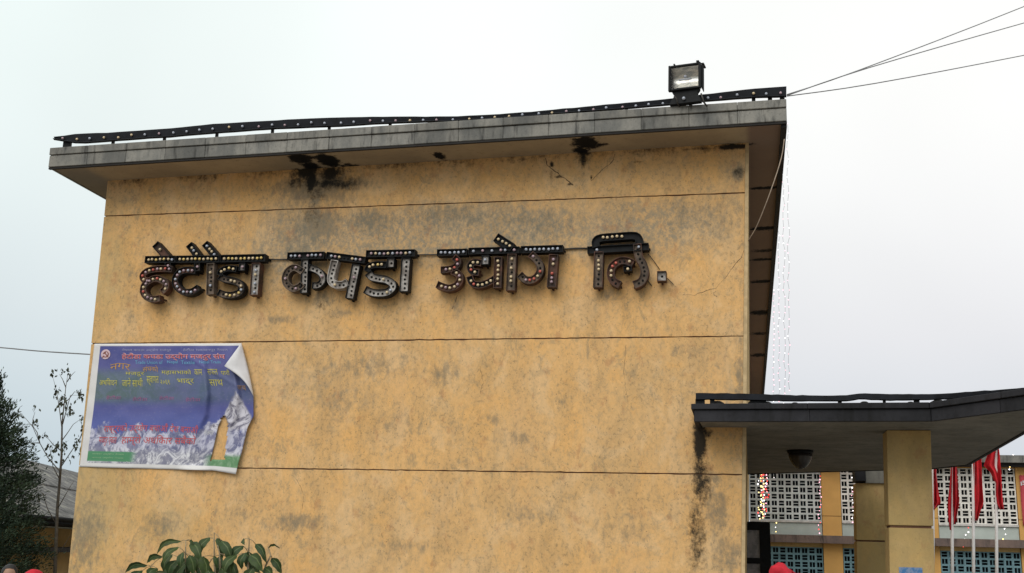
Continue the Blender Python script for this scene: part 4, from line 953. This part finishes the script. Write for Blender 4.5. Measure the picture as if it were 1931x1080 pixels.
# ------------------------------------------------------------------ trees
M['bark'] = simple('grey_bark', (.15,.135,.12), .9, var=.3, scale=20)
g = G('bare_tree_leaf', .6, .3); info = N(g.nt, 'ShaderNodeObjectInfo'); p = g.pos(); g.color(g.mix(g.mr(g.noise(p, 9.0, 2.0), .4, .6), (.035,.045,.035), (.06,.07,.045))); M['leafy'] = g.mat
TR = empty('young_tree', onY(104, 1180, 4.0), 'slender nearly bare young tree with a few dark leaves, left of the hall', 'tree')
TR.location.z = 0
mb = MB(); YTR = 4.0
tp = lambda pts, y=YTR: [onY(a, b, y+random.uniform(-.12,.12)) for a, b in pts]
tr_pts = [(98,1180),(103,1100),(105,1040),(108,960),(113,900),(116,860),(117,800),(121,760),(124,730),(128,705)]
T_ = tp(tr_pts); T_[0].z = 0; mb.tube(T_, [.038,.034,.03,.026,.022,.019,.014,.009,.006,.003], 8)
leaves = MB(); tips = []
brs = [[(114,890),(90,862),(75,835),(62,805),(45,785),(32,773)], [(115,880),(135,850),(150,828),(158,805)], [(117,810),(112,770),(106,735),(100,712)], [(118,800),(126,770),(133,745),(146,745)], [(116,850),(100,838),(92,828),(85,822)],
       [(117,830),(128,815),(138,800),(152,790)], [(121,760),(130,752),(141,738),(147,742)], [(75,835),(70,815),(60,800),(48,800)], [(113,905),(100,880),(95,850),(90,835)], [(62,805),(62,790),(66,776)], [(108,960),(125,930),(140,905)], [(107,990),(90,960),(80,930),(60,915)], [(104,1050),(120,1030),(132,1010)], [(104,1060),(85,1035),(72,1020)], [(75,835),(58,835),(50,832)],[(124,730),(118,715),(112,705)],[(126,720),(134,708),(142,700)],[(150,828),(156,815),(158,790),(156,782)]]
for bpts in brs:
    Q = tp(bpts); n_ = len(Q); mb.tube(Q, [lerp(.010, .0025, i/(n_-1)) for i in range(n_)], 5); tips.append(Q)
mb.build('trunk', M['bark'], TR)
def leaf_quad(mb, c, sz, d_=None):
    d_ = d_ or Vector((random.uniform(-.5,.5), random.uniform(-.5,.5), random.uniform(-1,-.1))).normalized(); s_ = d_.cross(Vector((random.uniform(-1,1),random.uniform(-1,1),random.uniform(-.3,.3)))).normalized()
    n_ = d_.cross(s_); a = c; b = c+d_*sz*.5+s_*sz*.26+n_*sz*.06; t = c+d_*sz; b2 = c+d_*sz*.5-s_*sz*.26+n_*sz*.06
    mb.add([a, b, t, b2], [(0,1,2),(0,2,3)])
clusters = [(118,755,14,34),(128,770,12,22),(35,778,9,9),(66,768,7,6),(68,795,8,14),(85,818,6,9),(100,702,9,7),(122,695,10,9),(130,705,9,8),(150,745,9,18),(152,735,8,12),(156,785,5,8),(155,800,5,6),(118,838,14,24),(95,845,12,15),(150,845,10,20),(145,830,10,12),(60,838,9,9),(128,860,14,12),(104,730,8,8),(50,838,6,6),(75,825,7,7),(156,830,5,8),(135,775,6,10),(75,935,12,10),(100,860,12,9)]
for cx_, cy_, r_, n_ in clusters:
    for _i in range(n_):
        c = onY(random.gauss(cx_, r_*.5), random.gauss(cy_, r_*.5), YTR+random.gauss(0,.15)); leaf_quad(leaves, c, random.uniform(.05,.10))
leaves.build('leaves', M['leafy'], TR, kind='stuff')

# conifer at far left
g = G('conifer_needles', .75, .2); p = g.pos(); g.color(g.mix(g.mr(g.noise(p, 3.0, 4.0), .38, .62), (.018,.034,.024), (.045,.068,.040))); M['needle'] = g.mat
YC = 3.0
CF = empty('conifer_tree', Vector((onY(-45, 1000, YC).x, YC, 0)), 'dark dense conifer cut by the left edge of the picture', 'tree')
bx_ = CF.location.x; ztop = onY(-40, 712, YC).z
mb = MB(); mb.tube([(bx_,YC,0),(bx_,YC,ztop*.5),(bx_,YC,ztop)], [.14,.09,.01], 10); mb.build('trunk', M['bark'], CF)
cr2 = MB(); rnd = random.Random(3)
prof_y = [715,735,755,775,800,830,865,910,960,1010,1080,1250]; prof_x = [-38,-16,-2,10,20,32,46,55,62,66,68,60]
zz_ = [onY(0, y, YC).z for y in prof_y]; rr_ = [onY(x, y, YC).x-bx_ for x, y in zip(prof_x, prof_y)]
def crown_r(z):
    zs2 = zz_[::-1]; rs2 = rr_[::-1]; return max(.02, interp(zs2, rs2, z))
for _i in range(900):
    z = ztop*(1-rnd.random()**.62*.93); R_ = crown_r(z)*rnd.uniform(.72, 1.08); a = rnd.uniform(0, 2*math.pi)
    p0 = Vector((bx_, YC, z-.12)); p1 = Vector((bx_+R_*math.cos(a), YC+R_*math.sin(a), z+rnd.uniform(.0,.22)))
    d_ = (p1-p0).normalized()
    for s_ in range(60):
        t = 1-rnd.random()**1.6*.75; c = p0.lerp(p1, t)+Vector((rnd.gauss(0,.05), rnd.gauss(0,.05), rnd.gauss(-.02,.05)))
        dn = (d_*rnd.uniform(.4,1)+Vector((rnd.gauss(0,.45),rnd.gauss(0,.45),rnd.uniform(-.15,.8)))).normalized(); sd_ = dn.cross(Vector((rnd.gauss(0,1),rnd.gauss(0,1),rnd.gauss(0,1)))).normalized(); L_ = rnd.uniform(.05,.10)
        cr2.add([c, c+dn*L_*.6+sd_*.010, c+dn*L_, c+dn*L_*.6-sd_*.010], [(0,1,2,3)])
cr2.build('crown', M['needle'], CF)

# ------------------------------------------------------------------ big-leaved plant in front of the wall
YP = -1.6
PL = empty('broad_leaved_plant', onY(400, 1180, YP), 'broad drooping green leaves of a shrub rising at the foot of the wall', 'plant'); PL.location.z = 0
g = G('glossy_leaf', .55, .22); u3 = g.uv(); uu, vv, _ = g.xyz(u3)
mid = g.mr(g.math('ABSOLUTE', g.math('SUBTRACT', uu, .5), 0), .02, .07, 1, 0); info = N(g.nt, 'ShaderNodeObjectInfo').outputs['Random']
c = g.mix(info, (.020,.045,.012), (.045,.070,.018)); c = g.mix(g.mr(g.noise(g.pos(), 30.0, 3.0), .4, .7), c, (.035,.05,.02)); c = g.mix(g.math('MULTIPLY', mid, .6), c, (.14,.17,.07)); g.color(c); M['leaf'] = g.mat
M['stem'] = simple('pale_stem', (.30,.24,.15), .8, var=.3, scale=20)
def zp(a, b): return (200+a/4.8275, 960+b/4.8275)
stems = MB()
stem_lines = [[(1000,1000),(992,600),(985,430),(984,212)], [(1040,1100),(1040,600),(1032,400),(1010,300)], [(1280,1100),(1290,600),(1298,400),(1305,270)], [(720,1000),(735,600),(722,400),(728,285)], [(420,1000),(410,600),(405,520)], [(1480,1100),(1440,600),(1450,520),(1500,420),(1480,350)], [(1030,900),(880,640),(700,470)]]
SL = []
for sl in stem_lines:
    Q = [onY(*zp(*s_), YP+random.uniform(-.1,.1)) for s_ in sl]; g0 = Q[0].copy(); g0 = Vector((lerp(PL.location.x, g0.x, .4), YP, 0)); Q = [g0]+Q; n_ = len(Q)
    stems.tube(Q, [lerp(.022, .005, i/(n_-1)) for i in range(n_)], 7); SL += Q[1:]
def leaf(b, t, wz, dep, arch=.16):
    """one leaf from base to tip (survey units), arched along its length and folded at the midrib"""
    B_, T_ = onY(*zp(*b), YP+dep), onY(*zp(*t), YP+dep+random.uniform(-.12,.02)); L_ = (T_-B_).length; ax = (T_-B_).normalized()
    up_ = Vector((0,0,1))-ax*ax.z; up_ = up_.normalized() if up_.length > .05 else Vector((0,-1,0))
    upd = (up_*(.8 if abs(ax.z) < .97 else .3)+Vector((0,-.5,0))).normalized(); sdv = ax.cross(Vector((0,-1,0)))
    sdv = (sdv.normalized()+Vector((0,random.uniform(-.5,.5),0))).normalized(); w_ = wz/4.8275*.0061*.46
    outw = up_ if up_.length else Vector((0,0,1)); n_ = 9; vs = []; uvv = []
    for i in range(n_+1):
        s_ = i/n_; c = B_.lerp(T_, s_)+outw*(arch*L_*math.sin(math.pi*s_)*.9)+Vector((0,-1,0))*(.12*L_*math.sin(math.pi*s_)); hw = w_*(math.sin(math.pi*min(1,s_**.8*.97+.03))**.8)
        for k_, f_ in ((0,-1),(1,-.5),(2,0),(3,.5),(4,1)): vs.append(c+sdv*hw*f_+Vector((0,-1,0))*(abs(f_)*hw*.35)+outw*(-abs(f_)*hw*.12+.004*math.sin(i*2+f_*3))); uvv.append((f_*.5+.5, s_))
    fs = [(i*5+k_, i*5+k_+1, (i+1)*5+k_+1, (i+1)*5+k_) for i in range(n_) for k_ in range(4)]
    me = bpy.data.meshes.new('leaf'); me.from_pydata([tuple(v) for v in vs], [], fs); ul = me.uv_layers.new(name='UVMap')
    for pl_ in me.polygons:
        pl_.use_smooth = True
        for li in pl_.loop_indices: ul.data[li].uv = uvv[me.loops[li].vertex_index]
    me.materials.append(M['leaf']); link('leaf', me, PL)
    near = min(SL, key=lambda q: (q-B_).length); stems.tube([near, near.lerp(B_, .5)+Vector((0,0,.01)), B_], .004, 5)
LV = [((680,292),(462,415),60,0),((660,345),(518,505),75,-.1),((512,432),(372,492),62,.05),((372,512),(175,578),66,0),((775,300),(868,485),100,.05),((945,258),(850,420),95,.1),((1012,262),(1060,450),95,.08),((1050,290),(1138,470),100,-.05),
 ((1250,335),(1148,470),95,0),((1190,420),(1075,580),95,-.1),((1362,318),(1462,495),80,0),((1312,420),(1425,570),120,-.1),((1508,445),(1598,590),84,0),((1478,350),(1582,355),26,0),((700,392),(680,540),95,-.15),((760,420),(800,600),120,-.1),
 ((880,430),(905,620),150,-.15),((1275,395),(1240,550),80,-.05),((650,465),(570,600),100,-.1),((470,540),(380,620),84,0),((1440,535),(1520,620),95,-.1),((985,425),(1015,540),60,0),((1110,440),(1130,600),110,-.1),((1340,540),(1300,680),120,-.1),
 ((600,560),(520,700),120,0),((930,560),(990,720),130,-.2),((1240,280),(1262,325),50,0),((765,280),(800,330),40,0),((330,560),(200,680),80,0),((720,500),(640,680),130,-.05),((1150,600),(1220,760),130,0),((840,600),(780,760),130,-.1)]
for b, t, wz, dep in LV: leaf(b, t, wz, dep, random.uniform(.12,.22))
for _i in range(34):
    a = random.uniform(560,1380); b = random.uniform(400,600); an = random.uniform(-.7,.7)+(a-980)/900; L_ = random.uniform(150,220); leaf((a,b), (a+L_*math.sin(an), b+L_*math.cos(an)), random.uniform(60,95), random.uniform(.0,.3), random.uniform(.12,.25))
for _i in range(46):
    a = random.uniform(250,1550); b = random.uniform(640,1250); an = random.uniform(-.9,.9); L_ = random.uniform(170,260); leaf((a,b), (a+L_*math.sin(an), b+L_*math.cos(an)*.8), random.uniform(80,125), random.uniform(-.25,.25))
stems.build('stems', M['stem'], PL)

# ------------------------------------------------------------------ people at the bottom edge
M['skin'] = simple('skin', (.30,.17,.11), .55, .4, var=.1, bump=.05); M['hair'] = simple('black_hair', (.012,.010,.010), .6, .4, bump=.4); M['redcap'] = simple('red_cap_cloth', (.50,.02,.035), .8, .2, var=.3, scale=14); M['eye'] = simple('eye', (.05,.03,.02), .2, .5, bump=0)
def person(px, ytop, Y, shirt, head, label, rot=0.0, tailed=False):
    """standing adult seen from behind: a skinned body, clothing and headwear"""
    top = onY(px, ytop, Y); Hh = top.z-(.03 if head != 'hair' else .012); k = Hh/1.70
    root = empty('person', (top.x, Y, 0), label, 'person')
    Tm = Matrix.Translation((top.x, Y, 0)) @ Matrix.Rotation(rot, 4, 'Z') @ Matrix.Scale(k, 4)
    def skin(name, verts, edges, mat, root_i=0, lv=2):
        me = bpy.data.meshes.new(name); me.from_pydata([tuple(Tm @ Vector(v[:3])) for v in verts], edges, []); o = link(name, me, root); me.materials.append(mat)
        sm = o.modifiers.new('skin', 'SKIN'); sm.use_smooth_shade = True
        for i, v in enumerate(verts):
            sv = me.skin_vertices[0].data[i]; r_ = v[3]; sv.radius = ((r_[0] if isinstance(r_, tuple) else r_)*k, (r_[1] if isinstance(r_, tuple) else r_)*k); sv.use_root = (i == root_i)
        ss = o.modifiers.new('sub', 'SUBSURF'); ss.levels = 1; ss.render_levels = lv; return o
    # body: y+ is away from camera, figure faces -y
    V = [(0,0,.95,.13),(0,0,1.10,.125),(0,0,1.28,.14),(0,0,1.40,.10),(0,0,1.46,.052),(0,-.01,1.52,.055)]
    Ed = [(0,1),(1,2),(2,3),(3,4),(4,5)]
    for s_ in (-1, 1):
        b = len(V); V += [(.09*s_,0,.88,.095),(.10*s_,-.01,.50,.062),(.105*s_,.01,.10,.042),(.11*s_,-.02,.045,.04),(.12*s_,-.16,.03,.03)]; Ed += [(0,b),(b,b+1),(b+1,b+2),(b+2,b+3),(b+3,b+4)]
        b = len(V); V += [(.17*s_,0,1.38,.062),(.21*s_,.02,1.12,.045),(.22*s_,-.04,.88,.032),(.22*s_,-.06,.80,.035)]; Ed += [(3,b),(b,b+1),(b+1,b+2),(b+2,b+3)]
    skin('body', V, Ed, M['skin'])
    for s_ in (-1, 1):
        for f_ in range(4):
            L_ = (.075,.085,.08,.062)[f_]; x0 = .22*s_; y0 = -.085+f_*.022
            skin('finger', [(x0,y0+.02,.80,.010),(x0,y0,.765,.0095),(x0-.004*s_,y0-.004,.765-L_*.5,.0085),(x0-.012*s_,y0-.006,.765-L_,.0075)], [(0,1),(1,2),(2,3)], M['skin'], 0, 1)
        skin('thumb', [(.22*s_,-.07,.82,.012),(.20*s_,-.105,.79,.011),(.192*s_,-.115,.755,.009)], [(0,1),(1,2)], M['skin'], 0, 1)
    # head
    hd = MB(); hd.ball((0,-.005,1.595), .078, 0, 20, 14, 1.22, 1.36); hd.ball((0,-.065,1.535), .042, 0, 12, 8, .8, .8); hd.ball((0,-.108,1.585), .014, 0, 8, 6, 1.2, 1.6)
    for s_ in (-1,1): hd.ball((.079*s_,.005,1.590), .016, 0, 8, 6, 1.3, 1.9)
    hd.v = [tuple(Tm @ Vector(v)) for v in hd.v]; hd.build('head', M['skin'], root)
    ey = MB()
    for s_ in (-1,1): ey.ball((.03*s_,-.092,1.605), .010, 0, 8, 6)
    ey.v = [tuple(Tm @ Vector(v)) for v in ey.v]; ey.build('eyes', M['eye'], root)
    mo = MB(); mo.tube([(-.022,-.096,1.545),(0,-.104,1.543),(.022,-.096,1.545)], [.003,.006,.003], 6); mo.v = [tuple(Tm @ Vector(v)) for v in mo.v]; mo.build('mouth', M['redcap'], root)
    # hair shell
    ha = MB(); ha.ball((0,.008,1.612), .086, 0, 24, 16, 1.18, 1.18)
    ha.v = [tuple(Tm @ (Vector((v[0], v[1] if v[1] > -.06 or v[2] > 1.66 else -.06, max(v[2], 1.545)))+Vector((noise.noise(Vector(v)*40),noise.noise(Vector(v)*41+Vector((5,5,5))),noise.noise(Vector(v)*42)))*.006)) for v in ha.v]; ha.build('hair', M['hair'], root)
    if head in ('scarf', 'cap'):
        c = MB(); c.ball((0,.0,1.625), .104, 0, 26, 18, 1.12, 1.02)
        c.v = [tuple(Tm @ (Vector((v[0], v[1], max(v[2], 1.60 if head == 'cap' else 1.58)))+Vector((noise.noise(Vector(v)*16),noise.noise(Vector(v)*17),noise.noise(Vector(v)*18+Vector((3,0,0)))))*(.026 if head == 'scarf' else .006))) for v in c.v]; c.build('headscarf' if head == 'scarf' else 'cap', M['redcap'], root)
        if tailed:
            t = MB(); vs = []
            for i in range(9):
                for j in range(4): vs.append(tuple(Tm @ Vector((.06+i*.022, -.03+j*.02+.01*math.sin(i), 1.675-.0009*i*i*1.2-j*.016+.012*math.sin(i*1.3+j)))))
            t.add(vs, [(i*4+j, (i+1)*4+j, (i+1)*4+j+1, i*4+j+1) for i in range(8) for j in range(3)], 0, True); o = t.build('scarf_tail', M['redcap'], root); o.modifiers.new('thick','SOLIDIFY').thickness = .004
        else:
            if head == 'cap':
                t = MB(); t.ball((0,-.10,1.602), .075, 0, 16, 6, 1.0, .12); t.v = [tuple(Tm @ Vector(v)) for v in t.v]; t.build('peak', M['redcap'], root)
    # clothes
    def cloth(name, V, Ed, mat): skin(name, V, Ed, mat)
    cloth('shirt', [(0,0,.90,(.165,.15)),(0,0,1.10,.145),(0,0,1.28,.158),(0,0,1.405,.105)]+[(.175,0,1.385,.075),(.215,.02,1.14,.062),(-.175,0,1.385,.075),(-.215,.02,1.14,.062)], [(0,1),(1,2),(2,3),(3,4),(4,5),(3,6),(6,7)], shirt)
    cloth('trousers', [(0,0,.93,.145),(.09,0,.86,.11),(.10,-.01,.50,.085),(.105,.01,.10,.07),(-.09,0,.86,.11),(-.10,-.01,.50,.085),(-.105,.01,.10,.07)], [(0,1),(1,2),(2,3),(0,4),(4,5),(5,6)], M['jeans'])
M['jeans'] = simple('dark_trousers', (.03,.035,.05), .85); M['shirt_a'] = simple('maroon_shirt', (.14,.02,.02), .85); M['shirt_b'] = simple('grey_jacket', (.05,.055,.06), .85); M['shirt_c'] = simple('blue_shirt', (.06,.09,.16), .85)
person(1470, 1062, -3.6, M['shirt_b'], 'scarf', 'person with a loose red headscarf beneath the porch, only the head in view', .3, True)
person(65, 1072, -5.0, M['shirt_a'], 'cap', 'person in a red cap at the bottom left, below the conifer', -.4)
person(20, 1063, -4.6, M['shirt_c'], 'hair', 'dark-haired bareheaded person at the bottom left corner of the picture', .6)
